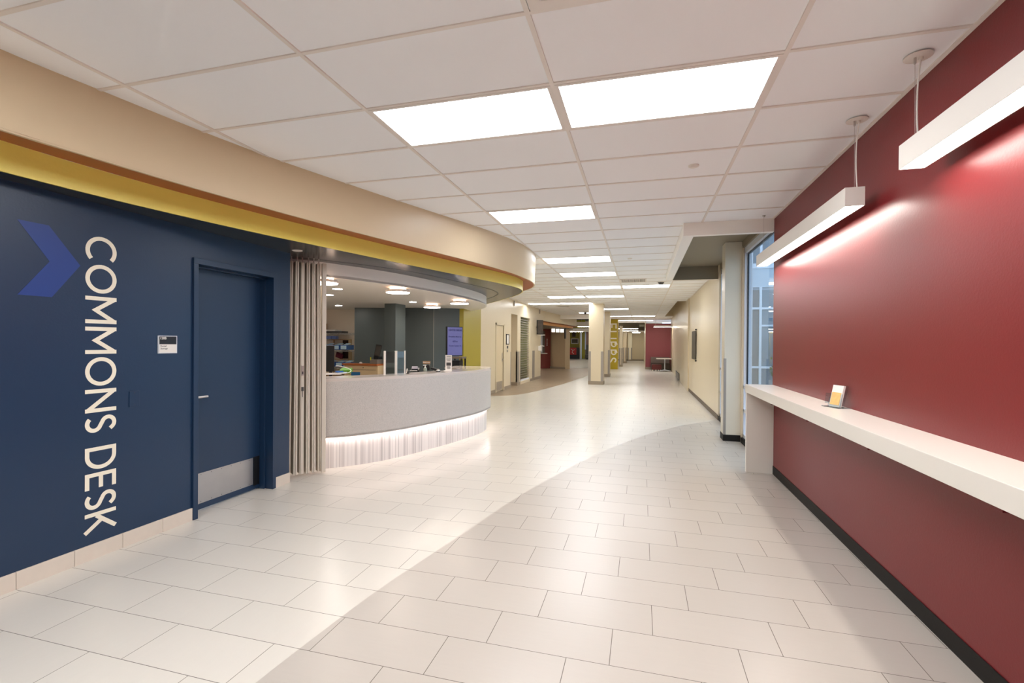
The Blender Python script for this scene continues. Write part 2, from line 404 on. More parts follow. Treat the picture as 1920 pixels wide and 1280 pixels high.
# recessed 2 x 4 ft light panels
def panel_thing(i, j, label):
    cx, cy = X0 + (i + .5) * CW, Y0 + (j + .5) * CD
    t = thing('ceiling_light', label, 'ceiling light', (cx, cy, CZ), 0, 'recessed light panels in the tiled ceiling')
    f = MB(); a, b = CW / 2 - hw, CD / 2 - hw; r = .022
    for (x0, x1, y0, y1) in ((-a, a, -b, -b + r), (-a, a, b - r, b), (-a, -a + r, -b + r, b - r), (a - r, a, -b + r, b - r)):
        f.box(cx + x0, cx + x1, cy + y0, cy + y1, CZ - .001, CZ + .007)
    f.build('frame', M_TEE, t)
    MB().box(cx - a + r, cx + a - r, cy - b + r, cy + b - r, CZ + .002, CZ + .0075).build('diffuser', M_PANELW, t)
    return t
panels = [(1, 1, 'large glowing light panel nearest the camera, left one of the front pair'),
          (2, 1, 'large glowing light panel nearest the camera, right one of the front pair'),
          (1, 5, 'single light panel behind the front pair, level with the curved tan fascia'),
          (1, 10, 'light panel just past the nose of the curved tan fascia'),
          (1, 13, 'light panel second past the nose of the curved fascia'),
          (1, 17, 'light panel beside the slotted ceiling air grille, left of it'),
          (2, 17, 'light panel right behind the slotted ceiling air grille'),
          (0, 21, 'left one of two touching light panels in front of the square columns'),
          (1, 21, 'right one of two touching light panels in front of the square columns'),
          (-1, 25, 'light panel closest to the beige wall with the mesh grille, left of its pair'),
          (0, 25, 'light panel just left of the nearest square column top'),
          (1, 30, 'single light panel right behind the nearest square column'),
          (0, 34, 'light panel left of the nearest column, behind the black dome camera'),
          (1, 39, 'far light panel touching the second square column'),
          (2, 39, 'far light panel right of the one touching the second column'),
          (1, 47, 'furthest left panel before the open dark ceiling, by the yellow column'),
          (2, 47, 'furthest right panel before the open dark ceiling'),
          (1, -3, 'light panel behind the camera over the blue wall side'), (2, -3, 'light panel behind the camera over the red wall side'),
          (1, -7, 'light panel furthest behind the camera'), (0, -3, 'added unseen light panel behind the camera nearest the navy wall'), (2, -7, 'added unseen light panel furthest behind the camera by the red wall')]  # navy-wall and rear red-wall panels are unseen extras that brighten the ceiling
pt = panel_thing(*panels[0])
for (i, j, lb) in panels[1:]: dup(pt, (X0 + (i + .5) * CW, Y0 + (j + .5) * CD, CZ), lb)

# round ceiling devices
def disc(x, y, label, r=.04, name='sprinkler', cat='sprinkler', z=CZ + .008):
    t = thing(name, label, cat, (x, y, z), 0, 'small ceiling devices')
    MB().lathe((x, y, z), [(r, 0), (r, -.008), (r * .8, -.013), (r * .5, -.013)]).build('cover', M_WHITE, t, smooth=True)
    MB().lathe((x, y, z - .012), [(r * .45, 0), (r * .45, -.004), (.0, -.004)], 20).build('ring', M_TEE, t)
    return t
disc(.41, 4.26, 'white flush sprinkler cap in the ceiling tile right of the front lights', .043)
disc(-.21, 8.59, 'small grey sprinkler cap right of the third row light', .04)
disc(-2.7, 12.84, 'tiny sprinkler cap in the ceiling left of the fascia nose', .04)
t = thing('speaker', 'white round ceiling speaker beside the air grille', 'speaker', (.44, 11.95, CZ), 0)
MB().lathe((.44, 11.95, CZ + .008), [(.10, 0), (.10, -.01), (.085, -.016)]).build('rim', M_WHITE, t, smooth=True)
MB().lathe((.44, 11.95, CZ - .008), [(.075, 0), (.04, -.05), (.015, -.055)]).build('cone', M_DGREY, t, smooth=True)
t = thing('dome_camera', 'black dome security camera on the ceiling left of the nearest column', 'camera', (-2.52, 22.1, CZ), 0)
MB().lathe((-2.52, 22.1, CZ + .008), [(.10, 0), (.10, -.03), (.07, -.05)]).build('base', M_WHITE, t, smooth=True)
MB().lathe((-2.52, 22.1, CZ - .04), [(.065, 0), (.06, -.05), (.03, -.085), (.0, -.09)]).build('dome', M_PLASTIC, t, smooth=True)
# air grille with slots
def grille(x0, x1, y0, y1, label, nb=20):
    t = thing('air_grille', label, 'air vent', ((x0 + x1) / 2, (y0 + y1) / 2, CZ), 0)
    f = MB(); r = .03
    f.box(x0, x1, y0, y0 + r, CZ - .006, CZ + .007).box(x0, x1, y1 - r, y1, CZ - .006, CZ + .007).box(x0, x0 + r, y0 + r, y1 - r, CZ - .006, CZ + .007).box(x1 - r, x1, y0 + r, y1 - r, CZ - .006, CZ + .007)
    f.build('frame', M_TEE, t)
    MB().box(x0 + r, x1 - r, y0 + r, y1 - r, CZ + .003, CZ + .0075).build('backing', M_DGREY, t)
    s_ = MB()
    for k in range(nb):
        xx = x0 + r + (k + .5) * (x1 - x0 - 2 * r) / nb; s_.box(xx - .006, xx + .006, y0 + r, y1 - r, CZ - .005, CZ + .003)
    s_.build('slats', M_TEE, t)
grille(-.50, .10, 11.27, 11.86, 'slotted white air grille in the ceiling beside the light panels')
grille(-3.3, -2.75, 18.6, 19.15, 'far air grille in the ceiling behind the paired light panels', 10)
# square diffuser at the very top edge of the photo
t = thing('air_diffuser', 'square louvred ceiling diffuser cut by the top edge of the picture', 'air vent', (.10, 1.80, CZ), 0)
dx0, dx1, dy0, dy1 = -.495, .10, 1.515, 2.095
f = MB()
for k in range(4):
    o_ = .05 * k + .002 * 0; z = CZ - .002 - .0
    a0, a1, b0, b1 = dx0 + .07 * k, dx1 - .07 * k, dy0 + .07 * k, dy1 - .07 * k; wd = .045 if k else .055
    V = []
    for (e, zz) in ((0, CZ - .004), (wd, CZ - .004 + (.0 if k == 0 else .012))):
        V += [(a0 + e, b0 + e, zz), (a1 - e, b0 + e, zz), (a1 - e, b1 - e, zz), (a0 + e, b1 - e, zz)]
    V += [(p[0], p[1], p[2] + .004) for p in V]
    F = [(i, (i + 1) % 4, (i + 1) % 4 + 4, i + 4) for i in range(4)] + [(i + 8, i + 12, (i + 1) % 4 + 12, (i + 1) % 4 + 8) for i in range(4)]
    f.add(V, F)
f.build('louvres', M_TEE, t)

# ------------------------------------------------------------------ LEFT: blue wall with door
XW = -3.648
WB = MB()
D0, D1, DH = 3.195, 4.045, 2.165          # clear opening
WB.box(XW - .16, XW, -4, D0 - .045, 0, 2.47).box(XW - .16, XW, D1 + .045, 4.30, 0, 2.47).box(XW - .16, XW, D0 - .045, D1 + .045, DH + .05, 2.47)
struct(WB.build('wall_left', M_BLUE))
# door frame + leaf
dr = struct(thing('door_1', None, None, (XW, D0, 0)))
f = MB(); fx = XW + .018
for (a, b) in ((D0 - .045, D0), (D1, D1 + .045)): f.box(XW - .16, fx, a, b, 0, DH)
f.box(XW - .16, fx, D0 - .045, D1 + .045, DH, DH + .05)
for (a, b) in ((D0, D0 + .016), (D1 - .016, D1)): f.box(XW - .135, XW - .075, a, b, 0, DH)
f.box(XW - .135, XW - .075, D0, D1, DH - .016, DH)
f.build('door_frame', M_BLUE, dr, bevel=.002)
leaf = MB().box(XW - .18, XW - .136, D0 + .003, D1 - .003, .012, DH - .003).build('door_leaf', M_BLUE, dr, bevel=.002)
kp = MB().box(XW - .137, XW - .1335, D0 + .03, D1 - .10, .065, .335)
kp.build('kick_plate', M_STEEL, leaf)
sc_ = MB()
for i in range(7):
    for zz in (.08, .32): sc_.lathe((0, 0, 0), [(0, 0)], 3) if False else sc_.box(XW - .1335, XW - .132, D0 + .05 + i * .108, D0 + .055 + i * .108, zz - .003, zz + .003)
sc_.build('screws', M_DGREY, leaf)
MB().box(XW - .137, XW - .131, D1 - .095, D1 - .02, .05, .34).build('edge_guard', M_PLASTIC, leaf)
hd = MB(); hd.tube([(XW - .136, D0 + .07, 1.02), (XW - .10, D0 + .07, 1.02), (XW - .08, D0 + .075, 1.02), (XW - .078, D0 + .10, 1.02), (XW - .078, D0 + .175, 1.02)], .011, 10)
hd.lathe((0, 0, 0), [(0, 0)], 3) if False else None
hd.build('lever_handle', M_STEEL, leaf, smooth=True)
MB().tube([(XW - .136, D0 + .07, 1.02), (XW - .128, D0 + .07, 1.02)], .028, 20).build('rosette', M_STEEL, leaf, smooth=True)
# pale tile base along the blue wall
def tile_base(name, x, ys, h=.105):
    m_ = MB()
    for a, b in zip(ys[:-1], ys[1:]): m_.box(x, x + .012, a + .0015, b - .0015, 0, h)
    return struct(m_.build(name, M_BASET, bevel=.001))
ys = [1.979 + (k - 20) * .3045 for k in range(20)] + [1.979, 2.286, 2.591, 2.892, 3.15]
tile_base('baseboard_left', XW, ys); tile_base('baseboard_left', XW, [4.09, 4.30])
struct(MB().box(XW, XW + .006, -4, 3.15, 0, .102).build('trim_2', M_GROUT))
# painted letters and arrow
zt = 2.232; cap = .199; yb_ = 2.352
mbx = MB()
def pl(x, y, d): return (XW + .0005 + d, yb_ + y, zt - x)
tot = letters(MB(), 'COMMONS DESK', cap, .40, .10, pl)
gap = .10 + (2.065 - tot + .10 * cap) / cap / 11
lt = thing('painted_lettering', 'large cream words COMMONS DESK running down the navy wall', 'lettering', (XW, yb_, .16))
xo = 0.
for ch in 'COMMONS DESK':
    if ch == ' ': xo += .40 * cap; continue
    mq = MB(); letters(mq, ch, cap, 0, 0, lambda x, y, d: pl(xo + x, y, d)); mq.build('letter', M_LETTER, lt); xo += (GLY[ch][0] + gap) * cap
ar = [(1.987, 2.240), (2.146, 2.240), (2.322, 2.012), (2.162, 1.785), (1.988, 1.785), (2.150, 2.012)]
V = [(XW + .0016, y, z) for y, z in ar] + [(XW + .0002, y, z) for y, z in ar]
F = [(0, 1, 2, 5), (5, 2, 3, 4), (11, 8, 7, 6), (10, 9, 8, 11)] + [(i, i + 6, (i + 1) % 6 + 6, (i + 1) % 6) for i in range(6)]
tag(MB().add(V, F).build('painted_arrow', M_ARROW), 'royal blue chevron arrow painted on the navy wall left of the lettering', 'arrow')
# room sign
t = thing('room_sign', 'small room sign 120B Rental Storage left of the blue door', 'sign', (XW, 2.93, 1.41))
MB().box(XW, XW + .010, 2.852, 3.008, 1.412, 1.552).build('backplate', M_ALU, t, bevel=.001)
MB().box(XW + .010, XW + .012, 2.860, 3.000, 1.484, 1.546).build('number_panel', M_PLASTIC, t)
MB().box(XW + .010, XW + .0115, 2.860, 3.000, 1.418, 1.484).build('paper_insert', M_PAPER, t)
text_mesh('sign_number', '120B', .026, M_PAPER, t, (XW + .0125, 2.862, 1.523), (0, 1, 0), (0, 0, 1), .0004, bold=.0006)
text_mesh('sign_text', 'Rental\nStorage', .0195, M_PLASTIC, t, (XW + .012, 2.867, 1.464), (0, 1, 0), (0, 0, 1), .0004)
# blank plate
t = thing('blank_wall_plate', 'blank blue-painted cover plate on the wall between lettering and door', 'wall plate', (XW, 2.676, 1.08))
MB().box(XW, XW + .006, 2.640, 2.714, 1.018, 1.136).build('plate', M_BLUE, t, bevel=.0015)
for zz in (1.032, 1.122): MB().tube([(XW + .006, 2.677, zz), (XW + .0075, 2.677, zz)], .003, 10).build('screw', M_DGREY, t)

# ------------------------------------------------------------------ curved soffit over the desk
YBp = [(-3.53, -4), (-3.53, -1), (-3.515, 1.0), (-3.487, 1.822), (-3.43, 2.475), (-3.25, 3.413), (-3.08, 4.03), (-2.83, 4.961), (-2.49, 6.12), (-2.22, 7.0), (-2.07, 7.62), (-2.04, 8.05), (-2.13, 8.55), (-2.52, 9.32), (-3.13, 10.22), (-3.93, 11.4), (-4.4, 12.1)]
YBs = smooth_pts(spline(YBp, 6), 4)
BCp = [(-3.30, -4), (-3.30, -1), (-3.285, .6), (-3.226, 1.686), (-3.162, 2.105), (-3.065, 2.702), (-2.924, 3.3), (-2.735, 3.889), (-2.525, 4.514), (-2.302, 5.134), (-2.064, 5.80), (-1.84, 6.55), (-1.735, 7.15), (-1.725, 7.60), (-1.80, 8.2), (-2.1, 9.0), (-2.75, 10.1), (-3.6, 11.3), (-4.4, 12.3)]
BBp = [(-3.20, -4), (-3.20, -1), (-3.19, .6), (-3.16, 1.653), (-3.115, 1.98), (-3.045, 2.5), (-2.93, 3.08), (-2.82, 3.56), (-2.665, 4.145), (-2.455, 4.85), (-2.24, 5.55), (-2.03, 6.33), (-1.90, 6.98), (-1.845, 7.55), (-1.83, 8.1), (-1.96, 8.75), (-2.28, 9.35), (-3.3, 10.9), (-4.4, 12.3)]
BCs = smooth_pts(spline(BCp, 6), 4); BBs = smooth_pts(spline(BBp, 6), 4)
sof = thing('curved_soffit', 'curved tan, rust and mustard soffit sweeping over the service desk', 'soffit', (-2.6, 5, 2.46))
MB().strip(at_z(BCs, CZ + .02), at_z(BBs, 2.58), .02).build('tan_fascia', M_FASCIA, sof, smooth=True)
def resample(P, n):
    d = [0]
    for a, b in zip(P[:-1], P[1:]): d.append(d[-1] + (Vector(b[:2]) - Vector(a[:2])).length)
    out = []; j = 0
    for k in range(n):
        s_ = d[-1] * k / (n - 1)
        while j < len(d) - 2 and d[j + 1] < s_: j += 1
        t_ = (s_ - d[j]) / max(1e-9, d[j + 1] - d[j]); out.append(tuple(P[j][i] * (1 - t_) + P[j + 1][i] * t_ for i in range(2)))
    return out
n_ = 140; ra, rb = resample(BBs, n_), resample(YBs, n_)
V = [(p[0], p[1], 2.581) for p in ra] + [(p[0], p[1], 2.632) for p in rb]; V += [(p[0], p[1], p[2] + .01) for p in V]
F = [(i, i + 1, i + 1 + n_, i + n_) for i in range(n_ - 1)] + [(i + 2 * n_, i + 3 * n_, i + 1 + 3 * n_, i + 1 + 2 * n_) for i in range(n_ - 1)]
MB().add(V, F).build('rust_underside', M_ORANGE, sof, smooth=True)
MB().strip(at_z(YBs, 2.632), at_z(YBs, 2.46), .02).build('mustard_band', M_YEL, sof, smooth=True)
ITp = [(-4.25, 4.30), (-3.95, 4.50), (-3.67, 4.85), (-3.29, 5.72), (-3.06, 6.75), (-2.96, 7.8), (-2.97, 8.7), (-3.15, 9.5), (-3.6, 10.4), (-4.35, 11.3)]
ITs = smooth_pts(spline(ITp, 7), 3)
soff = [p for p in inset(YBs, .012)] + [(-4.35, 12.1)] + [p for p in reversed(ITs)] + [(-4.25, 4.2), (XW - .02, 4.2), (XW - .02, -4)]
MB().prism(soff, 2.46, 2.50).build('charcoal_underside', M_DSOF, sof)
TRp = [(-3.86, 4.45), (-3.55, 4.75), (-3.2, 5.3), (-2.92, 5.95), (-2.69, 7.1), (-2.56, 8.0), (-2.66, 8.75), (-3.13, 9.6), (-3.9, 10.7)]
TRs = smooth_pts(spline(TRp, 7), 2)
MB().strip(at_z(TRs, 2.4605), at_z(TRs, 2.4585), .022).build('partition_track', M_PLASTIC, sof)
# inner white bulkhead + desk ceiling
struct(MB().strip(at_z(ITs, 2.47), at_z(ITs, 2.29), .02).build('wall_bulkhead', M_BULK, smooth=True))
dc = [p for p in ITs] + [(-4.35, 12.2), (-8.5, 12.2), (-8.5, 4.2)]
struct(MB().prism(dc, 2.292, 2.32).build('ceiling', M_WHITE))
# small downlight in the charcoal soffit
t = thing('downlight', 'small round downlight in the charcoal soffit above the folded partition', 'downlight', (-3.46, 4.18, 2.46), 0, 'small downlights')
MB().lathe((-3.46, 4.18, 2.461), [(.052, 0), (.052, -.004), (.046, -.006)]).build('trim_ring', M_WHITE, t, smooth=True)
MB().lathe((-3.46, 4.18, 2.456), [(.045, 0), (.045, -.002), (0, -.002)]).build('lens', mat('unlit_lens', (225, 215, 205), .4), t)
for (x, y, lb) in ((-4.98, 6.77, 'small downlight behind the desk, nearest the folded partition top'), (-6.22, 8.78, 'small downlight furthest back by the pale rear wall'),
                   (-4.23, 8.28, 'small downlight right of the slate column over the desk'), (-4.30, 6.04, 'small downlight tucked beside the largest round lamp')):
    t = thing('downlight', lb, 'downlight', (x, y, 2.292), 0, 'small downlights')
    MB().lathe((x, y, 2.292), [(.074, 0), (.074, -.004), (.068, -.006)]).build('trim_ring', M_WHITE, t, smooth=True)
    MB().lathe((x, y, 2.286), [(.066, 0), (.066, -.001), (0, -.001)]).build('lens', M_CANW, t)
# round drum lamps
def drum(x, y, label):
    t = thing('round_lamp', label, 'ceiling lamp', (x, y, 2.292), 0, 'round glowing lamps over the desk')
    MB().lathe((x, y, 2.292), [(.085, 0), (.085, -.035)], 32).build('mount', M_WHITE, t, smooth=True)
    MB().lathe((x, y, 2.257), [(.12, 0), (.165, -.004), (.172, -.014), (.166, -.036)], 40).build('shade', mat('lamp_rim', (232, 214, 200), .4), t, smooth=True)
    MB().lathe((x, y, 2.221), [(.162, 0), (.158, -.008), (.12, -.012), (0, -.013)], 40).build('diffuser', M_ROUNDW, t, smooth=True)
    MB().lathe((x, y, 2.262), [(.088, .012), (.112, .012), (.112, .004), (.088, .004)], 32).build('up_glow', emit('lamp_glow', (255, 232, 212), 5), t)
    return t
lamp = drum(-3.34, 6.08, 'round glowing ceiling lamp over the middle of the desk')
dup(lamp, (-4.05, 8.76, 2.292), 'round glowing ceiling lamp furthest back beside the slate wall')
dup(lamp, (-3.16, 7.99, 2.292), 'round glowing ceiling lamp nearest the yellow wall strip')
dup(lamp, (-3.70, 4.93, 2.292), 'largest looking round lamp, cut by the folded partition edge')

# ------------------------------------------------------------------ folded accordion partition
t = thing('folding_partition', 'pale grey accordion partition folded up at the end of the navy wall', 'partition', (-3.68, 4.55, 0))
a0 = Vector((-3.80, 4.44)); a1 = Vector((-3.55, 4.715)); du = (a1 - a0).normalized(); dn = Vector((du.y, -du.x))
prof = []; nf = 6; L_ = (a1 - a0).length
for k in range(nf):
    u = L_ * k / nf; dsh = .022 * math.sin(k * 2.3); w6 = L_ / nf
    prof += [(u, -.03), (u + w6 * .06, .050 + dsh), (u + w6 * .30, .052 + dsh), (u + w6 * .36, .030 + dsh), (u + w6 * .42, .046 + dsh), (u + w6 * .66, .044 + dsh), (u + w6 * .72, -.03), (u + w6 * .84, -.07)]
def fold(zlist, sk):
    rows = []
    for z, e in zip(zlist, sk):
        rows.append([(a0.x + du.x * (u * e + L_ * (1 - e) * .5) + dn.x * d, a0.y + du.y * (u * e + L_ * (1 - e) * .5) + dn.y * d, z) for u, d in prof])
    return rows
rows = fold((.03, 1.2, 2.405), (1.06, 1.0, .93)); m_ = MB(); n = len(prof)
V = [p for r in rows for p in r]; V += [(p[0] - dn.x * .008, p[1] - dn.y * .008, p[2]) for p in V]; N3 = 3 * n
F = [(r * n + i, r * n + i + 1, (r + 1) * n + i + 1, (r + 1) * n + i) for r in range(2) for i in range(n - 1)]
F += [tuple(x + N3 for x in reversed(q)) for q in F]
F += [(i, i + N3, i + 1 + N3, i + 1) for i in range(n - 1)] + [(2 * n + i, 2 * n + i + 1, 2 * n + i + 1 + N3, 2 * n + i + N3) for i in range(n - 1)]
m_.add(V, F).build('accordion_panels', M_CURT, t, bevel=.0)
m_ = MB()
for k in range(0, len(prof), 2):
    if k % 8 in (2, 4):
        u, d = prof[k]; m_.tube([(a0.x + du.x * (u * .93 + L_ * .035) + dn.x * (d - .01), a0.y + du.y * (u * .93 + L_ * .035) + dn.y * (d - .01), z) for z in (2.40, 2.46)], .004, 6)
m_.build('hanger_pins', M_STEEL, t)
c_ = a1 + dn * .02
MB().obox((c_.x + .004, c_.y + .004, 1.215), .045, .075, 2.39, math.atan2(du.y, du.x)).build('lead_post', M_CURT, t, bevel=.004)
c2 = a0 + du * (L_ * .40) + dn * .060
rz_ = math.atan2(du.y, du.x)
MB().obox((c2.x, c2.y, 1.215), .034, .012, 2.36, rz_).build('lock_post', M_CURT, t, bevel=.002)
MB().obox((c2.x + dn.x * .009, c2.y + dn.y * .009, 1.19), .026, .006, .11, rz_).build('latch_plate', M_STEEL, t, bevel=.001)
MB().obox((c2.x + dn.x * .013, c2.y + dn.y * .013, 1.165), .014, .004, .03, rz_).build('latch_grip', M_DGREY, t)
MB().obox((c2.x + dn.x * .010, c2.y + dn.y * .010, .985), .024, .006, .045, rz_).build('lock_case', M_DGREY, t)
MB().obox((c2.x + dn.x * .010, c2.y + dn.y * .010, .93), .005, .005, .07, rz_).build('lock_rod', M_DGREY, t)
# dark pocket behind the partition
struct(MB().box(-4.35, XW - .16, 4.02, 4.30, 0, 2.46).build('wall_pocket', M_BLUE))

# ------------------------------------------------------------------ curved reception desk
CP = [(-4.12, 4.50), (-3.60, 4.82), (-3.37, 5.02), (-3.14, 5.33), (-2.95, 5.74), (-2.82, 6.16), (-2.68, 6.60), (-2.57, 7.02), (-2.53, 7.40), (-2.535, 7.72), (-2.575, 8.03), (-2.68, 8.28), (-2.90, 8.42), (-3.40, 8.45)]
CPs = smooth_pts(spline(CP, 6), 3)
TP = [(-4.12, 4.57), (-3.63, 4.88), (-3.41, 5.09), (-3.20, 5.39), (-3.02, 5.79), (-2.90, 6.19), (-2.77, 6.63), (-2.675, 7.05), (-2.61, 7.42), (-2.60, 7.74), (-2.64, 8.02), (-2.75, 8.22), (-2.95, 8.33), (-3.40, 8.35)]
TPs = smooth_pts(spline(TP, 6), 3)
IN = smooth_pts(inset([p for p in CPs if p[1] < 7.85], .42), 6)
IN = IN[:-6] + [(-3.22, 7.75), (-3.38, 7.85)]
desk = thing('reception_desk', 'long curved speckled stone service desk glowing along its base', 'desk', (-3.2, 6.5, 0))
sl = [p for p in CPs] + [p for p in reversed(IN)]
MB().prism(sl, 1.045, 1.08).build('countertop', mat('speckled_quartz_top', (214, 204, 196), .12), desk, bevel=.004)
MB().strip(at_z(CPs, 1.0445), at_z(CPs, .375), .03).build('front_panel', M_SPECK, desk, smooth=True)
MB().prism([p for p in CPs] + [p for p in reversed(inset(CPs, .26))], .386, .404).build('underside', M_WHITE, desk)
MB().strip(at_z(TPs, .385), at_z(TPs, .0), .03).build('toe_kick', M_STRIPE, desk, smooth=True)
LEDp = inset(CPs, .034)
MB().strip(at_z(LEDp, .3855), at_z(LEDp, .381), .014).build('light_strip', M_LEDW, desk)
MB().prism(inset(TPs, .04) + [p for p in reversed(inset(TPs, .34))], .0, .36).build('carcass', M_WHITE, desk)

# ------------------------------------------------------------------ desk room behind
bw = [(-7.8, 9.15), (-6.26, 9.46), (-4.48, 9.80), (-3.93, 10.12)]
struct(MB().strip([(-8.4, 9.62, 2.3), (-6.2, 10.08, 2.3)], [(-8.4, 9.62, 0), (-6.2, 10.08, 0)], .1).build('wall_back', mat('warm_white_paint', (244, 230, 212), .5)))
struct(MB().strip([(-6.27, 9.44, 2.3), (-4.48, 9.78, 2.3), (-3.93, 10.15, 2.3)], [(-6.27, 9.44, 0), (-4.48, 9.78, 0), (-3.93, 10.15, 0)], .1).build('wall_back', M_SLATE))
struct(MB().strip([(-4.48, 9.765, 2.29), (-4.47, 9.77, 2.29)], [(-4.48, 9.765, 0), (-4.47, 9.77, 0)], .01).build('trim_3', mat('dull_trim', (150, 148, 142), .5)))
struct(MB().strip([(-3.90, 10.12, 2.6), (-4.22, 12.25, 2.6)], [(-3.90, 10.12, 0), (-4.22, 12.25, 0)], .12).build('wall_yellow', M_OLIVE))
struct(MB().box(-8.5, -8.4, 4.2, 9.8, 0, 2.3).build('wall_office', M_BULK))
struct(MB().box(-8.4, -4.35, 4.1, 4.3, 0, 2.3).build('wall_office', M_BULK))
t = thing('column', 'slate grey square column rising behind the service desk', 'column', (-4.86, 8.74, 0))
MB().box(-4.99, -4.74, 8.54, 8.95, 0, 2.292).build('shaft', M_SLATE, t, bevel=.004)
t = thing('wall_speaker', 'small black speaker on the slate wall left of the slate column', 'speaker', (-5.12, 9.55, 2.1))
MB().box(-5.17, -5.06, 9.42, 9.58, 2.08, 2.22).build('cabinet', M_PLASTIC, t, bevel=.01)
MB().box(-5.13, -5.10, 9.58, 9.66, 2.13, 2.16).build('bracket', M_PLASTIC, t)
# glass screen with three posts
t = thing('desk_screen', 'clear screen with three pale posts standing on the desk top', 'screen', (-3.21, 5.76, 1.08))
P3 = [(-3.275, 5.62), (-3.19, 5.765), (-3.13, 5.90)]
for (x, y), wd in zip(P3, (.026, .034, .016)):
    MB().box(x - wd / 2, x + wd / 2, y - .006, y + .006, 1.08, 1.40).build('post', M_PAPER, t, bevel=.001)
MB().obox(((P3[0][0] + P3[1][0]) / 2, (P3[0][1] + P3[1][1]) / 2, 1.235), .135, .004, .31, math.atan2(.145, .085)).build('pane', M_GLASS, t)
MB().obox(((P3[1][0] + P3[2][0]) / 2, (P3[1][1] + P3[2][1]) / 2, 1.235), .115, .004, .31, math.atan2(.135, .06)).build('pane', M_GLASS, t)
# wire rack with bins
rk = thing('wire_rack', 'chrome wire shelving rack against the pale rear wall', 'shelf', (-6.6, 9.15, 0))
rx0, rx1, ry0, ry1 = -7.05, -5.86, 8.88, 9.20
for (x, y) in ((rx0, ry0), (rx1, ry0), (rx0, ry1), (rx1, ry1)):
    MB().tube([(x, y, 0), (x, y, 1.74)], .012, 8).build('post', M_CHROME, rk, smooth=True)
for z in (.40, .935, 1.332, 1.715):
    m_ = MB()
    for y in (ry0, ry1):
        m_.tube([(rx0, y, z), (rx1, y, z)], .005, 6); m_.tube([(rx0, y, z - .03), (rx1, y, z - .03)], .004, 6)
        for k in range(16):
            xa = rx0 + (rx1 - rx0) * k / 16; xb = rx0 + (rx1 - rx0) * (k + .5) / 16; xc = rx0 + (rx1 - rx0) * (k + 1) / 16
            m_.tube([(xa, y, z), (xb, y, z - .03), (xc, y, z)], .003, 4)
    for k in range(22):
        xa = rx0 + (rx1 - rx0) * (k + .5) / 22; m_.tube([(xa, ry0, z + .003), (xa, ry1, z + .003)], .003, 4)
    m_.build('wire_shelf', M_CHROME, rk)
def bin_(x, y, z, label, first=[None]):
    if first[0] is None:
        t = thing('storage_bin', label, 'bin', (x, y, z), 0, 'blue bins on the wire rack')
        m_ = MB(); a, b, h = .085, .14, .105
        m_.box(x - a, x + a, y - b, y + b, z, z + .006).box(x - a, x - a + .005, y - b, y + b, z, z + h).box(x + a - .005, x + a, y - b, y + b, z, z + h).box(x - a, x + a, y - b, y - b + .005, z, z + h).box(x - a, x + a, y + b - .005, y + b, z, z + h)
        m_.build('tub', M_BINB, t)
        MB().box(x - a + .012, x + a - .012, y - b - .004, y - b - .001, z + .012, z + h - .012).build('label_card', M_BINL, t)
        MB().obox((x, y - .01, z + h + .02), .13, .16, .004, 0, 0, .25).build('papers', M_BINL, t)
        first[0] = t
    else: dup(first[0], (x, y, z), label)
bin_(-6.62, 9.02, 1.339, 'blue bin on the upper rack shelf, leftmost in view')
bin_(-6.38, 9.02, 1.339, 'blue bin on the upper rack shelf, second in view')
bin_(-6.18, 9.02, 1.339, 'blue bin on the upper rack shelf at its right end')
bin_(-6.57, 9.02, .942, 'blue bin on the middle rack shelf, left one')
bin_(-6.30, 9.02, .942, 'blue bin on the middle rack shelf, right one')
bin_(-6.105, 9.02, .942, 'blue bin on the middle rack shelf at its right end')
bin_(-6.84, 9.02, 1.339, 'blue bin on the upper rack shelf beside the black monitor')
def carton(x0, x1, y0, y1, z0, z1, label, m=M_CARD, name='cardboard_box'):
    t = thing(name, label, 'box', ((x0 + x1) / 2, (y0 + y1) / 2, z0))
    MB().box(x0, x1, y0, y1, z0, z1).build('carton', m, t, bevel=.003)
    MB().box((x0 + x1) / 2 - .02, (x0 + x1) / 2 + .02, y0 - .001, y1, z0 + .01, z1 + .001).build('tape', mat('packing_tape', (150, 112, 70), .4), t)
carton(-6.98, -6.82, 8.92, 9.16, 1.722, 1.95, 'cardboard box standing on top of the wire rack')
carton(-6.76, -6.36, 9.0, 9.2, .42, .76, 'cardboard box on the lowest wire rack shelf', M_CARD)
t = thing('flat_case', 'dark flat case lying on top of the wire rack', 'case', (-6.5, 9.05, 1.71))
MB().box(-6.74, -6.28, 8.92, 9.2, 1.722, 1.765).build('body', M_DGREY, t, bevel=.004)
MB().box(-6.70, -6.45, 8.94, 9.18, 1.765, 1.80).build('papers', M_PAPER, t)
for k, (x0, x1, lb) in enumerate(((-6.86, -6.74, 'small blue box hanging below the top rack shelf, left one'), (-6.72, -6.60, 'small blue box below the top rack shelf, middle one'), (-6.58, -6.47, 'small blue box below the top rack shelf, right one'))):
    t = thing('small_box', lb, 'box', ((x0 + x1) / 2, 9.05, 1.58), 0, 'small blue boxes on the wooden case')
    MB().box(x0, x1, 8.99, 9.1, 1.58, 1.655).build('carton', mat('periwinkle_card', (110, 130, 190), .5), t, bevel=.002)
t = thing('cubby_case', 'wooden cubby case standing behind the wire rack bins', 'shelf', (-6.66, 9.3, 0))
m_ = MB()
for x in (-7.08, -6.72, -6.30): m_.box(x - .012, x + .012, 9.26, 9.36, 0, 1.58)
m_.box(-7.08, -6.29, 9.36, 9.37, 0, 1.58)
m_.build('case_frame', M_WOOD, t)
for z in (.02, .62, 1.10, 1.565): MB().box(-7.07, -6.31, 9.26, 9.36, z, z + .015).build('shelf_board', M_WOOD, t)
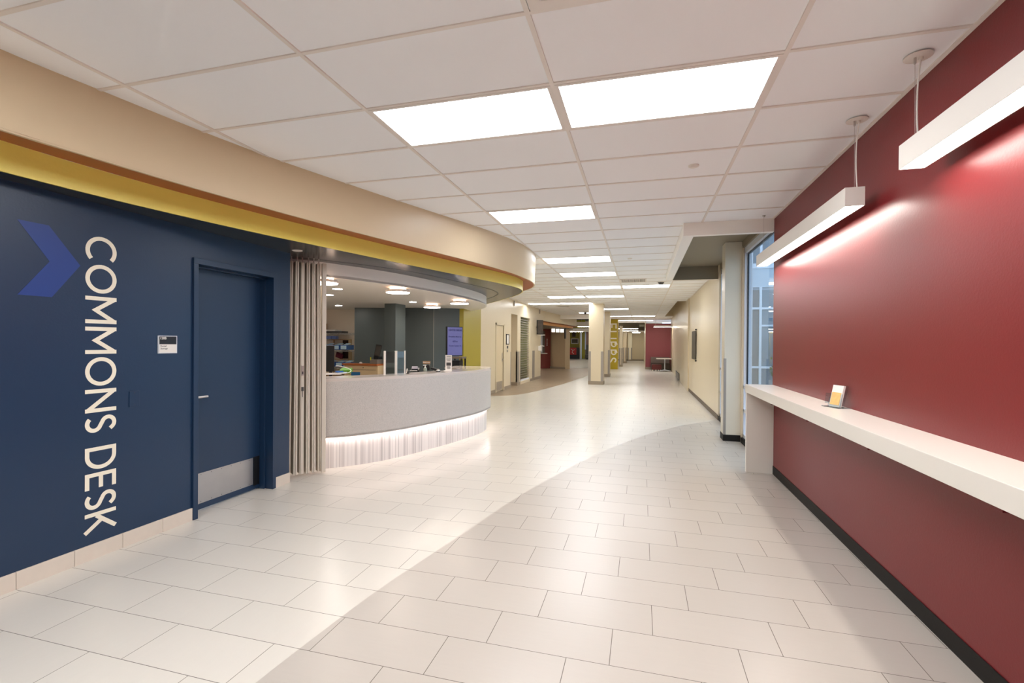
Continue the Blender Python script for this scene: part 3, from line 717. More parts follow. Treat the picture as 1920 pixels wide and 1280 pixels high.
MB().box(-6.70, -6.32, 9.33, 9.35, 1.12, 1.56).build('back_panel', mat('dark_brown_recess', (54, 36, 26), .7), t)
t = thing('red_bag', 'small crimson pouch lying in the cubby case', 'bag', (-6.55, 9.2, 1.45))
MB().obox((-6.57, 9.29, 1.19), .20, .05, .13, 0, .3).build('pouch', mat('crimson_cloth', (110, 22, 48), .7), t, bevel=.02)
for o_ in list(bpy.data.objects):
    if o_.parent is None and o_.get('category') and o_.name.split('.')[0] in ('wire_rack', 'storage_bin', 'cardboard_box', 'flat_case', 'small_box', 'cubby_case', 'red_bag'):
        o_.location = (o_.location.x - .40, o_.location.y + .60, o_.location.z)      # the rack stands in the recess behind the slate wall's end
# cabinet with wood top
cb = thing('cabinet', 'beige cabinet with an orange-brown edged top behind the desk', 'cabinet', (-5.25, 8.5, 0))
MB().box(-5.74, -4.99, 8.3, 8.52, 0, 1.05).build('body', mat('beige_laminate', (206, 180, 140), .5), cb, bevel=.003)
MB().box(-5.77, -4.99, 8.27, 8.53, 1.05, 1.088).build('top', M_ORWOOD, cb, bevel=.003)
MB().box(-5.58, -5.38, 8.292, 8.30, .84, .92).build('blue_panel', mat('teal_blue_insert', (30, 104, 160), .4), cb)
MB().box(-5.70, -5.03, 8.296, 8.30, .965, .97).build('drawer_line', M_DGREY, cb)
MB().tube([(-5.31, 8.298, 1.01), (-5.31, 8.285, 1.01)], .008, 12).build('lock', M_DGREY, cb)
t = thing('mouse', 'tiny white mouse on the cabinet top', 'mouse', (-5.42, 8.38, 1.088))
MB().lathe((-5.42, 8.38, 1.088), [(.03, 0), (.03, .015), (.02, .028), (0, .032)], 16).build('body', M_PAPER, t, smooth=True)
MB().lathe((-5.40, 8.36, 1.114), [(.005, 0), (.005, .004), (0, .005)], 8).build('wheel', M_DGREY, t)
pr = thing('receipt_terminal', 'grey cash drawer with a tilted black touch screen on the cabinet', 'terminal', (-5.03, 8.4, 1.088))
MB().box(-5.16, -4.995, 8.29, 8.5, 1.088, 1.175).build('cash_drawer', mat('grey_drawer', (128, 118, 108), .4, metal=.3), pr, bevel=.004)
MB().box(-5.15, -5.13, 8.285, 8.29, 1.16, 1.22).build('yellow_tag', mat('yellow_tag', (214, 200, 40), .5), pr)
MB().box(-5.10, -5.0, 8.33, 8.48, 1.175, 1.235).build('base', M_PLASTIC, pr, bevel=.003)
MB().obox((-5.02, 8.36, 1.345), .13, .022, .24, 0, .12, -.15).build('screen', M_PLASTIC, pr, bevel=.004)
MB().obox((-5.018, 8.347, 1.35), .11, .004, .19, 0, .12, -.15).build('display', mat('dull_display', (70, 66, 62), .25), pr)
# things on the desk
t = thing('monitor', 'black monitor seen from its edge beside the folded partition', 'monitor', (-4.13, 5.60, 1.0))
MB().obox((-4.17, 5.66, 1.285), .16, .035, .36, .5).build('screen', M_PLASTIC, t, bevel=.005)
MB().obox((-4.15, 5.69, 1.06), .04, .03, .14, .5).build('stand', M_PLASTIC, t)
MB().obox((-4.13, 5.66, .995), .18, .16, .012, .5).build('foot', M_PLASTIC, t, bevel=.003)
wt = thing('work_surface', 'lower work surface running behind the desk front', 'desk', (-3.9, 6.2, 0))
MB().prism([(-4.5, 5.2), (-3.95, 5.35), (-3.62, 5.85), (-3.45, 6.6), (-3.3, 7.4), (-3.9, 7.4), (-4.15, 6.2), (-4.7, 5.6)], .96, .988).build('top', M_STONE, wt)
for (x, y) in ((-4.4, 5.4), (-3.5, 7.3), (-3.8, 7.3), (-4.15, 6.0)): MB().box(x - .02, x + .02, y - .02, y + .02, 0, .96).build('leg', M_DGREY, wt)
t = thing('green_tray', 'bright green paper tray behind the desk front', 'tray', (-3.99, 5.72, .99))
MB().obox((-3.97, 5.78, 1.115), .15, .10, .05, .2, 0, .3).build('tray', mat('grass_green_plastic', (84, 148, 24), .5), t, bevel=.004)
MB().obox((-3.97, 5.77, 1.035), .13, .10, .02, .2).build('stack', M_PAPER, t)
t = thing('paper_pile', 'pile of blue and white papers on the desk by the cable', 'papers', (-3.93, 5.40, 1.08))
MB().obox((-3.93, 5.44, 1.092), .20, .10, .02, .7).build('white_sheets', M_PAPER, t)
MB().obox((-3.84, 5.50, 1.108), .12, .09, .012, .5).build('blue_card', M_BINL, t)
MB().obox((-3.86, 5.47, 1.122), .09, .06, .014, .9).build('dark_case', M_BINB, t)
t = thing('cable', 'white looping cable lying over the papers', 'cable', (-3.85, 5.45, 1.09))
MB().tube(spline([(-3.98, 5.56, 1.19), (-3.90, 5.56, 1.185), (-3.80, 5.58, 1.16), (-3.735, 5.55, 1.13), (-3.74, 5.48, 1.108), (-3.82, 5.40, 1.095), (-3.88, 5.36, 1.09)], 8), .0045, 8).build('wire', M_PAPER, t, smooth=True)
t = thing('phone', 'black desk phone with grey display behind the counter edge', 'phone', (-3.40, 6.62, 1.08))
MB().obox((-3.33, 6.62, 1.098), .13, .12, .03, .35, 0, .25).build('base', M_PLASTIC, t, bevel=.006)
MB().obox((-3.33, 6.60, 1.125), .09, .05, .03, .35, 0, .9).build('display', mat('bluish_display', (86, 84, 108), .3), t)
MB().obox((-3.33, 6.555, 1.088), .11, .02, .012, .35).build('key_row', M_PAPER, t)
t = thing('phone_dock', 'small black card terminal beside the right screen post', 'terminal', (-3.17, 5.99, 1.08))
MB().obox((-3.14, 5.99, 1.10), .05, .05, .05, .2).build('cradle', M_PLASTIC, t, bevel=.006)
MB().tube([(-3.14, 5.97, 1.09), (-3.12, 5.95, 1.15)], .008, 8).build('pen', M_PAPER, t)
t = thing('welcome_sign', 'small brown Welcome sign on a black stand on the desk', 'sign', (-3.25, 6.80, 1.08))
MB().obox((-3.22, 6.78, 1.13), .10, .07, .09, .25).build('stand', M_PLASTIC, t, bevel=.012)
MB().obox((-3.22, 6.775, 1.205), .118, .012, .048, .25).build('plaque', mat('bronze_plaque', (150, 118, 86), .45), t, bevel=.004)
text_mesh('plaque_text', 'Welcome', .028, M_PAPER, t, (-3.22 - .053, 6.755, 1.197), (math.cos(.25), math.sin(.25), 0), (0, 0, 1), .0005)
MB().obox((-3.10, 6.83, 1.10), .14, .06, .035, .3, .25).build('scanner', M_PLASTIC, t, bevel=.01)
t = thing('sanitizer_bottle', 'clear pump bottle of hand sanitizer in front of the Welcome sign', 'bottle', (-3.14, 6.60, 1.08))
MB().lathe((-3.15, 6.58, 1.08), [(.024, 0), (.028, .01), (.028, .04), (.016, .058)], 20).build('bottle', mat('clear_greenish_plastic', (150, 160, 148), .2), t, smooth=True)
MB().lathe((-3.15, 6.58, 1.138), [(.014, 0), (.014, .012), (.004, .014), (.004, .03)], 16).build('collar', M_PAPER, t)
MB().obox((-3.155, 6.575, 1.172), .05, .014, .010, .3).build('pump_head', M_PAPER, t, bevel=.002)
t = thing('service_bell', 'chrome service bell on a black base on the desk', 'bell', (-2.92, 6.55, 1.08))
MB().lathe((-2.93, 6.56, 1.08), [(.036, 0), (.036, .006), (.03, .010)], 24).build('base', M_PLASTIC, t, smooth=True)
MB().lathe((-2.93, 6.56, 1.091), [(.032, 0), (.030, .012), (.020, .023), (.006, .028)], 24).build('dome', M_CHROME, t, smooth=True)
MB().lathe((-2.93, 6.56, 1.119), [(.004, 0), (.004, .008), (.0, .010)], 12).build('button', M_CHROME, t)
t = thing('sign_holder', 'upright white notice in a clear stand near the end of the desk', 'sign', (-2.87, 6.82, 1.08))
rzs = .27
MB().obox((-2.875, 6.83, 1.205), .098, .004, .24, rzs).build('notice', M_PAPER, t)
MB().obox((-2.873, 6.827, 1.185), .070, .004, .050, rzs).build('dark_block', M_DGREY, t)
m_ = MB()
for k, (zz, wd) in enumerate(((1.310, .08), (1.298, .06), (1.280, .082), (1.268, .07), (1.256, .078), (1.244, .05), (1.232, .076), (1.148, .05), (1.136, .06), (1.124, .045), (1.112, .055))):
    m_.obox((-2.873, 6.827, zz), wd, .0035, .004 if zz < 1.3 else .007, rzs)
m_.build('text_lines', M_DGREY, t)
MB().obox((-2.875, 6.80, 1.083), .12, .09, .006, rzs).build('acrylic_foot', M_PAPER, t)
# TV on the slate wall
t = thing('wall_screen', 'purple glowing portrait screen on the slate wall by the yellow strip', 'television', (-3.80, 9.3, 1.24))
rzt = 1.0
cX, cY = -3.80, 9.32
MB().obox((cX, cY, 1.545), .40, .05, .62, rzt).build('housing', M_PLASTIC, t, bevel=.004)
MB().obox((cX + math.sin(rzt) * .028, cY - math.cos(rzt) * .028, 1.548), .37, .006, .585, rzt).build('display', M_SCREENP, t)
ux = (math.cos(rzt), math.sin(rzt), 0); ox, oy = cX + math.sin(rzt) * .033, cY - math.cos(rzt) * .033
M_INK = mat('indigo_text', (62, 60, 120), .5)
for body, sz, zz in (('WINTER BREAK', .050, 1.765), ('Everything Must Go', .040, 1.63), ('4/20 at', .045, 1.53), ('Goods Center 14', .042, 1.44)):
    text_mesh('screen_text', body, sz, M_INK, t, (ox, oy, zz), ux, (0, 0, 1), .0005, 'CENTER', .0012)
MB().obox((cX - .16, cY + .20, 1.54), .12, .30, .40, .2).build('wall_mount', M_PLASTIC, t)
t = thing('console', 'low black equipment cart under the purple screen', 'cart', (-3.58, 9.0, 0))
MB().box(-3.70, -3.44, 8.85, 9.1, 1.20, 1.235).build('top', mat('brown_grey_shelf', (104, 92, 78), .5), t)
for (x, y) in ((-3.68, 8.87), (-3.46, 8.87), (-3.68, 9.08), (-3.46, 9.08)): MB().box(x - .014, x + .014, y - .014, y + .014, 0, 1.20).build('leg', M_PLASTIC, t)
MB().box(-3.66, -3.50, 8.88, 9.06, .75, 1.16).build('equipment', M_PLASTIC, t)

# ------------------------------------------------------------------ RIGHT: red wall, counter, pendants
XR = 1.505
struct(MB().box(XR, XR + .14, -4, 6.25, 0, CZ + .04).build('wall_right', M_RED))
struct(MB().box(XR - .006, XR, -4, 6.20, 0, .10).build('baseboard_right', M_BLACK, bevel=.002))
ct = thing('wall_counter', 'long white solid counter along the red wall with a waterfall end leg', 'counter', (1.36, 2, 0))
MB().box(1.205, XR, -4, 6.235, .950, 1.045).build('counter_slab', M_STONE, ct, bevel=.002)
MB().box(1.212, XR, 6.185, 6.235, 0, .950).build('end_leg', M_STONE, ct, bevel=.002)
for y in (5.75, 4.62, 3.47, 2.32, 1.2):
    b_ = MB().box(1.37, XR, y - .022, y + .022, .862, .95).build('bracket', M_RED, ct, bevel=.001)
MB().tube([(XR - .001, 2.52, .905), (XR + .001, 2.52, .905)], .007, 10).build('screw_hole', M_PLASTIC, ct)
# pendants
def pendant(y0, y1, cans, label, parent_grp='long linear pendants by the red wall', xc=1.357, zb=2.44, w_=.115, h_=.125):
    t = thing('linear_pendant', label, 'pendant light', (xc, (y0 + y1) / 2, zb), 0, parent_grp)
    x0, x1 = xc - w_ / 2, xc + w_ / 2
    m_ = MB(); e = .004
    m_.box(x0, x0 + e, y0, y1, zb, zb + h_).box(x1 - e, x1, y0, y1, zb, zb + h_).box(x0 + e, x1 - e, y0, y1, zb + h_ - e, zb + h_).box(x0 + e, x1 - e, y0, y0 + e, zb, zb + h_ - e).box(x0 + e, x1 - e, y1 - e, y1, zb, zb + h_ - e)
    m_.build('housing', M_WHITE, t)
    MB().box(x0 + e, x1 - e, y0 + e, y1 - e, zb + .004, zb + .010).build('diffuser', M_PENDW, t)
    for (yc, big) in cans:
        xx = xc + .012
        if big:
            c_ = MB().lathe((xx, yc, CZ + .001), [(.062, 0), (.062, -.003), (.058, -.005), (.0, -.005)], 36).build('canopy', M_WHITE, t, smooth=True)
            MB().lathe((xx + .012, yc, CZ - .004), [(.010, 0), (.010, -.012), (.006, -.016)], 14).build('strain_relief', M_WHITE, c_)
            MB().lathe((xx - .014, yc, CZ - .004), [(.006, 0), (.006, -.03), (.003, -.034)], 12).build('cable_gripper', M_STEEL, c_)
            MB().tube(spline([(xx + .012, yc, CZ - .012), (xx + .004, yc, CZ - .08), (xx - .002, yc, CZ - .18), (xx - .002, yc, CZ - .32), (xx + .004, yc, zb + h_)], 6), .0042, 8).build('power_cord', M_PAPER, t, smooth=True)
        MB().tube([(xx - .014, yc, CZ + .005), (xx - .010, yc, zb + h_)], .0011, 6).build('aircraft_cable', M_STEEL, t)
        if not big: MB().lathe((xx - .012, yc, CZ + .005), [(.018, 0), (.018, -.006), (.004, -.02)], 12).build('ceiling_stud', M_STEEL, t)
    return t
pendant(.45, 2.955, ((2.93, True), (.6, False)), 'white linear pendant nearest the camera, cut by the right edge')
pendant(3.64, 6.17, ((3.625 + .03, True), (6.09, False)), 'white linear pendant further along the red wall, both ends in view')
# brochure holder
bh = thing('brochure_holder', 'clear acrylic brochure holder with leaflets on the white counter', 'holder', (1.44, 4.02, 1.045))
bx, by = 1.425, 4.12; th = -1.22
ny = Vector((-math.sin(th), math.cos(th)))          # towards the wall
nx = Vector((math.cos(th), math.sin(th)))
def bo(dx, dy, cz, sx, sy, sz, rx=0.):
    c = Vector((bx, by)) + nx * dx + ny * dy
    return MB().obox((c.x, c.y, cz), sx, sy, sz, th, 0, rx)
bo(0, 0, 1.048, .17, .10, .006).build('base_plate', M_GLASS, bh)
bo(0, .030, 1.128, .125, .003, .17, -.22).build('back_plate', M_GLASS, bh)
bo(0, -.004, 1.100, .125, .003, .10, -.22).build('front_pocket', M_GLASS, bh)
bo(.0, .012, 1.130, .105, .016, .165, -.22).build('leaflet', M_PAPER, bh)
bo(.0, -.0025, 1.112, .088, .003, .095, -.22).build('leaflet_picture', mat('orange_print', (238, 190, 120), .5, var=.25, vscale=40), bh)
bo(-.10, .02, 1.105, .06, .003, .08, -.1).build('side_pocket', M_GLASS, bh)

# recess over the window
rc = MB()
rc.box(.49, 1.505, 6.25, 6.33, 2.86, CZ + .04).box(.49, .615, 6.33, 10.6, 2.86, CZ + .12).box(.615, 1.505, 10.52, 10.6, 2.86, CZ + .04)
struct(rc.build('wall_soffit', M_BULK, bevel=.002))
struct(MB().box(.615, 1.70, 6.33, 10.52, CZ + .12, CZ + .14).build('ceiling', M_TAUPE))
struct(MB().box(.615, 1.50, 10.49, 10.52, 2.861, CZ + .12).box(.615, .625, 6.33, 10.49, 2.861, CZ + .12).box(.625, 1.505, 6.33, 6.34, 2.861, CZ + .12).build('trim_4', M_TAUPE))
# window 1
WX = 1.53
wn = struct(thing('window_1', None, None, (WX, 7.1, 0)))
wy0, wy1 = 6.25, 8.06
m_ = MB()
for z0, z1 in ((.08, .135), (.475, .525), (.845, .89), (2.93, 3.02)): m_.box(WX, WX + .10, wy0, wy1, z0, z1)
for a, b in ((wy1 - .045, wy1), (wy0, wy0 + .03)): m_.box(WX, WX + .10, a, b, .08, 3.02)
m_.build('window_frame', M_ALU, wn, bevel=.002)
m_ = MB()
m_.box(WX + .035, WX + .055, wy1 - .065, wy1 - .045, .89, 2.93).box(WX + .035, WX + .055, wy0, wy1, 2.905, 2.93)
m_.build('gasket', M_PLASTIC, wn)
MB().box(WX + .045, WX + .05, wy0 + .03, wy1 - .045, .135, 2.93).build('pane', M_GLASS, wn)
struct(MB().box(1.50, WX + .1, wy0, wy1, 0, .08).build('baseboard_window', M_BLACK))
struct(MB().box(1.505, 1.66, 6.25, 8.12, 3.02, 3.15).build('wall_window_head', M_TAUPE))
struct(MB().box(1.505, 1.53, 8.06, 8.11, 0, 3.05).build('trim_5', M_BEIGE))
# pilaster beside the window
t = thing('pilaster', 'pale square pilaster between the window and the beige wall', 'column', (1.38, 8.25, 0))
MB().box(1.262, 1.52, 8.11, 8.40, .0, 3.128).build('shaft', mat('cream_paint', (216, 206, 186), .35), t, bevel=.004)
m_ = MB(); m_.box(1.254, 1.262, 8.102, 8.40, 0, .10).box(1.262, 1.505, 8.102, 8.11, 0, .10)
m_.build('rubber_base', M_BLACK, t, bevel=.002)
m_ = MB(); m_.box(1.258, 1.262, 8.107, 8.16, .10, 1.30).box(1.258, 1.292, 8.106, 8.11, .10, 1.30)
m_.build('corner_guard', M_GUARD, t)
# window 2 (narrow strip seen past the pilaster)
wn2 = struct(thing('window_2', None, None, (WX, 9.3, 0)))
m_ = MB(); wy0, wy1 = 8.40, 10.32
for z0, z1 in ((.08, .135), (.55, .59), (1.02, 1.06), (2.93, 3.02)): m_.box(WX, WX + .10, wy0, wy1, z0, z1)
for a, b in ((wy1 - .05, wy1), (wy0, wy0 + .04)): m_.box(WX, WX + .10, a, b, .08, 3.02)
m_.build('window_frame', M_ALU, wn2)
MB().box(WX + .045, WX + .05, wy0 + .04, wy1 - .05, .135, 2.93).build('pane', M_GLASS, wn2)
struct(MB().box(1.50, WX + .1, wy0, wy1, 0, .08).build('baseboard_window', M_BLACK))
struct(MB().box(1.505, 1.66, 8.40, 10.6, 3.02, 3.15).build('wall_window_head', M_TAUPE))
# beige right wall beyond
struct(MB().box(1.50, 1.64, 10.32, 16.45, 0, CZ + .12).build('wall_right', M_BEIGE))
struct(MB().box(1.49, 1.50, 10.33, 16.45, 0, .10).build('baseboard_right', mat('brown_rubber_base', (92, 78, 64), .5), bevel=.002))
struct(MB().add([(1.46, 16.45, 0), (1.62, 16.45, 0), (1.85, 30, 0), (1.70, 30, 0), (1.46, 16.45, 4), (1.62, 16.45, 4), (1.85, 30, 4), (1.70, 30, 4)],
               [(0, 3, 2, 1), (4, 5, 6, 7), (0, 1, 5, 4), (1, 2, 6, 5), (2, 3, 7, 6), (3, 0, 4, 7)]).build('wall_right', M_BEIGE))
struct(MB().box(1.15, 1.9, 17.3, 27.1, 3.95, 4.05).box(1.15, 1.19, 17.3, 27.1, CZ + .05, 3.95).box(1.19, 1.9, 27.0, 27.05, CZ + .05, 3.95).box(1.19, 1.9, 17.35, 17.4, CZ + .05, 3.95).build('ceiling', M_BEIGE))
t = thing('noticeboard', 'narrow dark board held off the beige right wall by two pins', 'board', (1.49, 14.8, 1.05))
MB().box(1.470, 1.482, 14.3, 15.33, 1.09, 1.91).build('board', mat('dark_olive_board', (70, 64, 50), .5), t)
m_ = MB()
for z in (1.06, 1.94): m_.tube([(1.50, 14.28, z), (1.455, 14.28, z)], .02, 12)
m_.build('pins', M_PLASTIC, t, smooth=True)
t = thing('wall_vent', 'low metal vent grille at the foot of the far right wall', 'air vent', (1.51, 21.2, .1))
V0 = MB()
for k in range(7): V0.obox((1.535, 22.2, .06 + k * .035), .012, 2.6, .014, -.018)
V0.build('slats', M_GUARD, t)
MB().obox((1.542, 22.2, .165), .008, 2.8, .29, -.018).build('vent_frame', M_DGREY, t)

# ------------------------------------------------------------------ outside the windows
ext = thing('neighbour_building', 'pale grey-blue building with white framed windows seen outside', 'building', (6, 15, 0))
M_SID = mat('pale_siding', (196, 204, 214), .7); M_WF = mat('white_window_frame', (236, 240, 248), .5)
M_DGL = mat('bluish_window_glass', (120, 134, 146), .12, spec=.8); M_DG2 = mat('grey_window_glass', (132, 130, 130), .2)
MB().box(2.2, 9.0, 15.1, 15.4, 0, 7.5).build('facade', M_SID, ext)
MB().box(2.2, 9.0, 15.03, 15.1, 3.72, 3.86).build('cornice', M_WF, ext)
MB().box(2.2, 9.0, 15.05, 15.1, 3.18, 3.72).build('spandrel', mat('pale_spandrel', (206, 214, 224), .6), ext)
for k, x in enumerate((3.04, 3.285, 3.75, 4.3, 4.9, 5.5)):
    MB().box(x - .03, x + .03, 15.0, 15.1, .1, 3.18).build('mullion', M_WF, ext); MB().box(x - .03, x + .03, 15.0, 15.1, 3.86, 6.5).build('mullion', M_WF, ext)
xs = (3.04, 3.285, 3.75, 4.3, 4.9, 5.5)
for a, b in zip(xs[:-1], xs[1:]):
    w_ = MB().box(a + .03, b - .03, 15.06, 15.1, .1, 3.10).build('window', M_DG2 if a < 3.2 else M_DGL, ext)
    MB().box(a + .03, b - .03, 15.06, 15.1, 3.86, 6.4).build('window', M_DGL, ext)
for z in (.88, 2.57, 4.72): MB().box(3.0, 5.6, 15.01, 15.08, z - .03, z + .03).build('transom', M_WF, ext)
MB().box(3.3, 5.6, 15.01, 15.08, 2.05, 2.10).build('transom', M_WF, ext)
tag(MB().box(1.7, 40, -10, 40, -.12, -.05).build('courtyard_paving', mat('grey_paving', (150, 150, 146), .8)), 'grey courtyard paving outside the windows', 'paving')
t = thing('shrub', 'green shrub outside seen low through the window', 'shrub', (3.55, 13.9, -.05))
random.seed(3); lm = MB()
for k in range(420):
    a = random.random() * 6.283; rr = random.random() ** .5 * .32; z = .25 + random.random() * 1.5
    rr *= (1.15 - abs(z - .9) / 1.3); c = (3.62 + rr * math.cos(a), 13.9 + rr * math.sin(a), z)
    lm.obox(c, .07, .03, .004, random.random() * 6, random.random() * 3, random.random() * 3)
lm.build('foliage', mat('leaf_green', (70, 104, 60), .6), t)
MB().tube([(3.62, 13.9, -.05), (3.60, 13.9, .7), (3.63, 13.9, 1.3)], [.03, .02, .01], 8).build('stem', mat('bark_brown', (80, 62, 46), .8), t)

# ------------------------------------------------------------------ LEFT far wall
XL = -4.30
yb2 = 20.6; hgt = CZ + .03
L1 = MB()
L1.box(XL - .12, XL, 12.2, 13.92, 0, hgt).box(XL - .12, XL, 13.92, 14.72, 2.08, hgt).box(XL - .12, XL, 14.72, 15.65, 0, hgt).box(XL - .12, XL, 15.65, 16.5, 2.53, hgt)
L1.box(XL - 1.1, XL, 16.5, 16.95, 0, hgt).box(XL - .12, XL, 16.95, 18.55, 2.50, hgt).box(XL - .12, XL, 18.55, yb2, 0, hgt).box(XL - .12, XL, 16.95, 18.55, 0, .10)
L1.box(XL - 1.1, XL - 1.0, 15.4, 16.5, 0, 2.6).box(XL - 1.0, XL - .12, 15.55, 15.65, 0, 2.6).box(XL - 1.0, XL - .12, 15.65, 16.5, 2.53, 2.6)
L1.box(XL - 2.5, XL - .12, yb2 - .1, yb2, 0, hgt)
struct(L1.build('wall_left', M_BEIGE))
struct(MB().box(XL, XL + .01, 12.2, 13.88, 0, .10).box(XL, XL + .01, 14.76, 15.65, 0, .10).box(XL - 1.0, XL - .0, 16.488, 16.5, 0, .12).box(XL, XL + .01, 16.5, 16.95, 0, .1).box(XL, XL + .01, 18.55, 20.6, 0, .1).build('baseboard_left', M_TAN_BASE))
d2 = struct(thing('door_2', None, None, (XL, 13.92, 0)))
MB().box(XL - .1, XL + .02, 13.86, 13.92, 0, 2.14).box(XL - .1, XL + .02, 14.72, 14.78, 0, 2.14).box(XL - .1, XL + .02, 13.86, 14.78, 2.08, 2.14).build('door_frame', M_BEIGE, d2)
lf2 = MB().box(XL - .05, XL - .01, 13.925, 14.715, .02, 2.07).build('door_leaf', mat('cream_door_paint', (216, 198, 164), .4), d2)
m_ = MB()
for k in range(14): m_.box(XL - .01, XL - .003, 14.02, 14.62, .04 + k * .02, .052 + k * .02)
m_.build('louvre', M_GUARD, lf2)
m_ = MB(); m_.tube([(XL - .01, 14.62, 1.0), (XL + .05, 14.62, 1.0), (XL + .052, 14.50, 1.0)], .012, 8); m_.box(XL - .01, XL - .002, 14.59, 14.65, .93, 1.2)
m_.build('lever_handle', M_STEEL, lf2)
t = thing('picture_frame', 'black framed notice right of the cream louvred door', 'picture', (XL, 15.18, 1.48))
m_ = MB()
for a, b, c, d in ((15.02, 15.36, 1.47, 1.50), (15.02, 15.36, 1.79, 1.82), (15.02, 15.05, 1.50, 1.79), (15.33, 15.36, 1.50, 1.79)): m_.box(XL, XL + .02, a, b, c, d)
m_.build('frame', M_PLASTIC, t); MB().box(XL, XL + .008, 15.05, 15.33, 1.50, 1.79).build('notice', M_PAPER, t)
t = thing('light_switch', 'small dark switch under the black framed notice', 'switch', (XL, 15.2, 1.35))
MB().box(XL, XL + .012, 15.14, 15.26, 1.34, 1.43).build('plate', M_DGREY, t); MB().box(XL, XL + .012, 15.12, 15.24, 1.22, 1.30).build('lower_plate', M_GUARD, t)
def guard(y, w_, label):
    t = thing('corner_guard', label, 'corner guard', (XL, y, .1), 0, 'grey corner guards on the left wall')
    MB().box(XL, XL + .006, y, y + w_, .1, 1.22).build('plate', M_GUARD, t); MB().box(XL - .05, XL + .006, y - .006, y, .1, 1.22).build('return', M_GUARD, t)
guard(15.60, .05, 'grey corner guard on the near side of the alcove opening')
guard(16.506, .30, 'grey corner guard between the alcove and the mesh grille')
guard(16.93, .05, 'narrow grey corner guard touching the mesh grille')
guard(18.95, .42, 'wide grey guard right of the mesh grille')
rg = thing('rolling_grille', 'steel mesh security grille closed across the tall opening', 'security grille', (XL - .05, 17.75, .1))
m_ = MB()
for k in range(9): y = 17.03 + k * .18; m_.box(XL - .062, XL - .058, y - .013, y + .013, .1, 2.5)
m_.build('vertical_links', M_GUARD, rg)
m_ = MB()
for k in range(26): z = .16 + k * .09; m_.box(XL - .066, XL - .054, 16.955, 18.545, z - .009, z + .009)
m_.build('horizontal_rods', M_GUARD, rg)
MB().box(XL - .075, XL - .04, 16.95, 18.55, .1, .16).build('bottom_bar', M_ALU, rg)
# shop behind the grille
sh = MB(); sh.box(-7.0, -6.9, 16.95, 20.5, 0, 2.8).box(-6.9, XL - 1.1, 16.85, 16.95, 0, 2.8).box(-6.9, XL - .12, 20.4, 20.5, 0, 2.8)
struct(sh.build('wall_shop', mat('pale_green_paint', (186, 186, 146), .5)))
struct(MB().box(-7.0, XL - .12, 16.95, 20.5, 2.7, 2.8).build('ceiling', M_WHITE))
t = thing('shop_counter', 'dark display counter behind the mesh grille', 'counter', (-5.6, 18.8, 0))
MB().box(-5.9, -5.2, 17.6, 20.0, 0, .75).build('body', M_PLASTIC, t); MB().box(-5.95, -5.15, 17.55, 20.05, .75, .80).build('top', M_DGREY, t)
random.seed(5)
for k in range(7):
    y = 17.7 + k * .31; hh = .25 + random.random() * .35
    t = thing('display_item', 'dark item standing on the counter behind the grille', 'goods', (-5.5, y, .80), 0, 'goods behind the mesh grille')
    MB().lathe((-5.5, y, .80), [(.07, 0), (.09, hh * .5), (.06, hh * .8), (.03, hh)], 12).build('item', mat('dark_goods', (60, 56, 48), .5), t, smooth=True)
t = thing('shop_light', 'light fitting inside the shop behind the grille', 'ceiling light', (-5.6, 18.2, 2.69))
MB().box(-6.1, -5.1, 17.9, 18.5, 2.66, 2.70).build('frame', M_WHITE, t); MB().box(-6.05, -5.15, 17.95, 18.45, 2.652, 2.66).build('diffuser', emit('shop_panel', (240, 250, 220), 12), t)
# small wall brackets up high, TV, dispenser
for y, lb in ((16.0, 'tiny bracket high on the beige wall above the alcove'), (20.3, 'tiny bracket high on the beige wall above the television')):
    t = thing('wall_bracket', lb, 'bracket', (XL, y, 2.85)); MB().box(XL, XL + .03, y - .04, y + .04, 2.82, 2.99).build('bracket', M_GUARD, t)
t = thing('television', 'black television on a bracket at the end of the beige wall', 'television', (-4.15, 19.6, 1.95))
MB().obox((-4.13, 19.62, 2.20), .27, .07, .60, .62).build('housing', M_PLASTIC, t, bevel=.005)
MB().obox((-4.13 + .0215, 19.62 - .030, 2.20), .24, .006, .55, .62).build('display', mat('mixed_screen', (74, 66, 62), .12, var=.5, vscale=7), t)
MB().tube([(XL, 19.75, 2.2), (-4.15, 19.66, 2.2)], .03, 8).build('arm', M_PLASTIC, t)
MB().box(-4.28, -3.93, 19.66, 19.74, 1.86, 1.89).build('shelf_bar', M_WHITE, t)
t = thing('sanitizer_dispenser', 'white dispenser on the end of the beige left wall', 'dispenser', (-4.25, 20.2, 1.2))
MB().box(XL, XL + .13, 20.1, 20.24, 1.20, 1.42).build('body', M_PAPER, t, bevel=.01)
MB().obox((XL + .16, 20.17, 1.42), .16, .14, .03, 0, .2).build('hood', M_PAPER, t, bevel=.005)

# serving counter with curved fascia
FT = [(-4.38, 18.3), (-4.38, 20.1), (-4.34, 21.85), (-4.22, 23.6), (-4.02, 25.3), (-3.84, 27.2), (-3.78, 28.4), (-3.95, 29.6), (-4.5, 30.6), (-6, 31.2)]
FTs = smooth_pts(spline(FT, 6), 2)
FTi = inset(FTs, .22)
sv = thing('serving_soffit', 'far curved beige soffit with an orange band over the serving window', 'soffit', (-4.2, 25, 2.4))
MB().strip(at_z([p for p in FTs if p[1] > 20.58], CZ + .03), at_z([p for p in FTs if p[1] > 20.58], 2.55), .03).build('beige_fascia', M_BEIGE, sv, smooth=True)
MB().strip(at_z([p for p in FTi if p[1] > 20.7], 2.55), at_z([p for p in FTi if p[1] > 20.7], 2.40), .03).build('orange_band', mat('orange_band_paint', (206, 140, 60), .4), sv, smooth=True)
pl_ = [p for p in FTs if p[1] > 20.62]
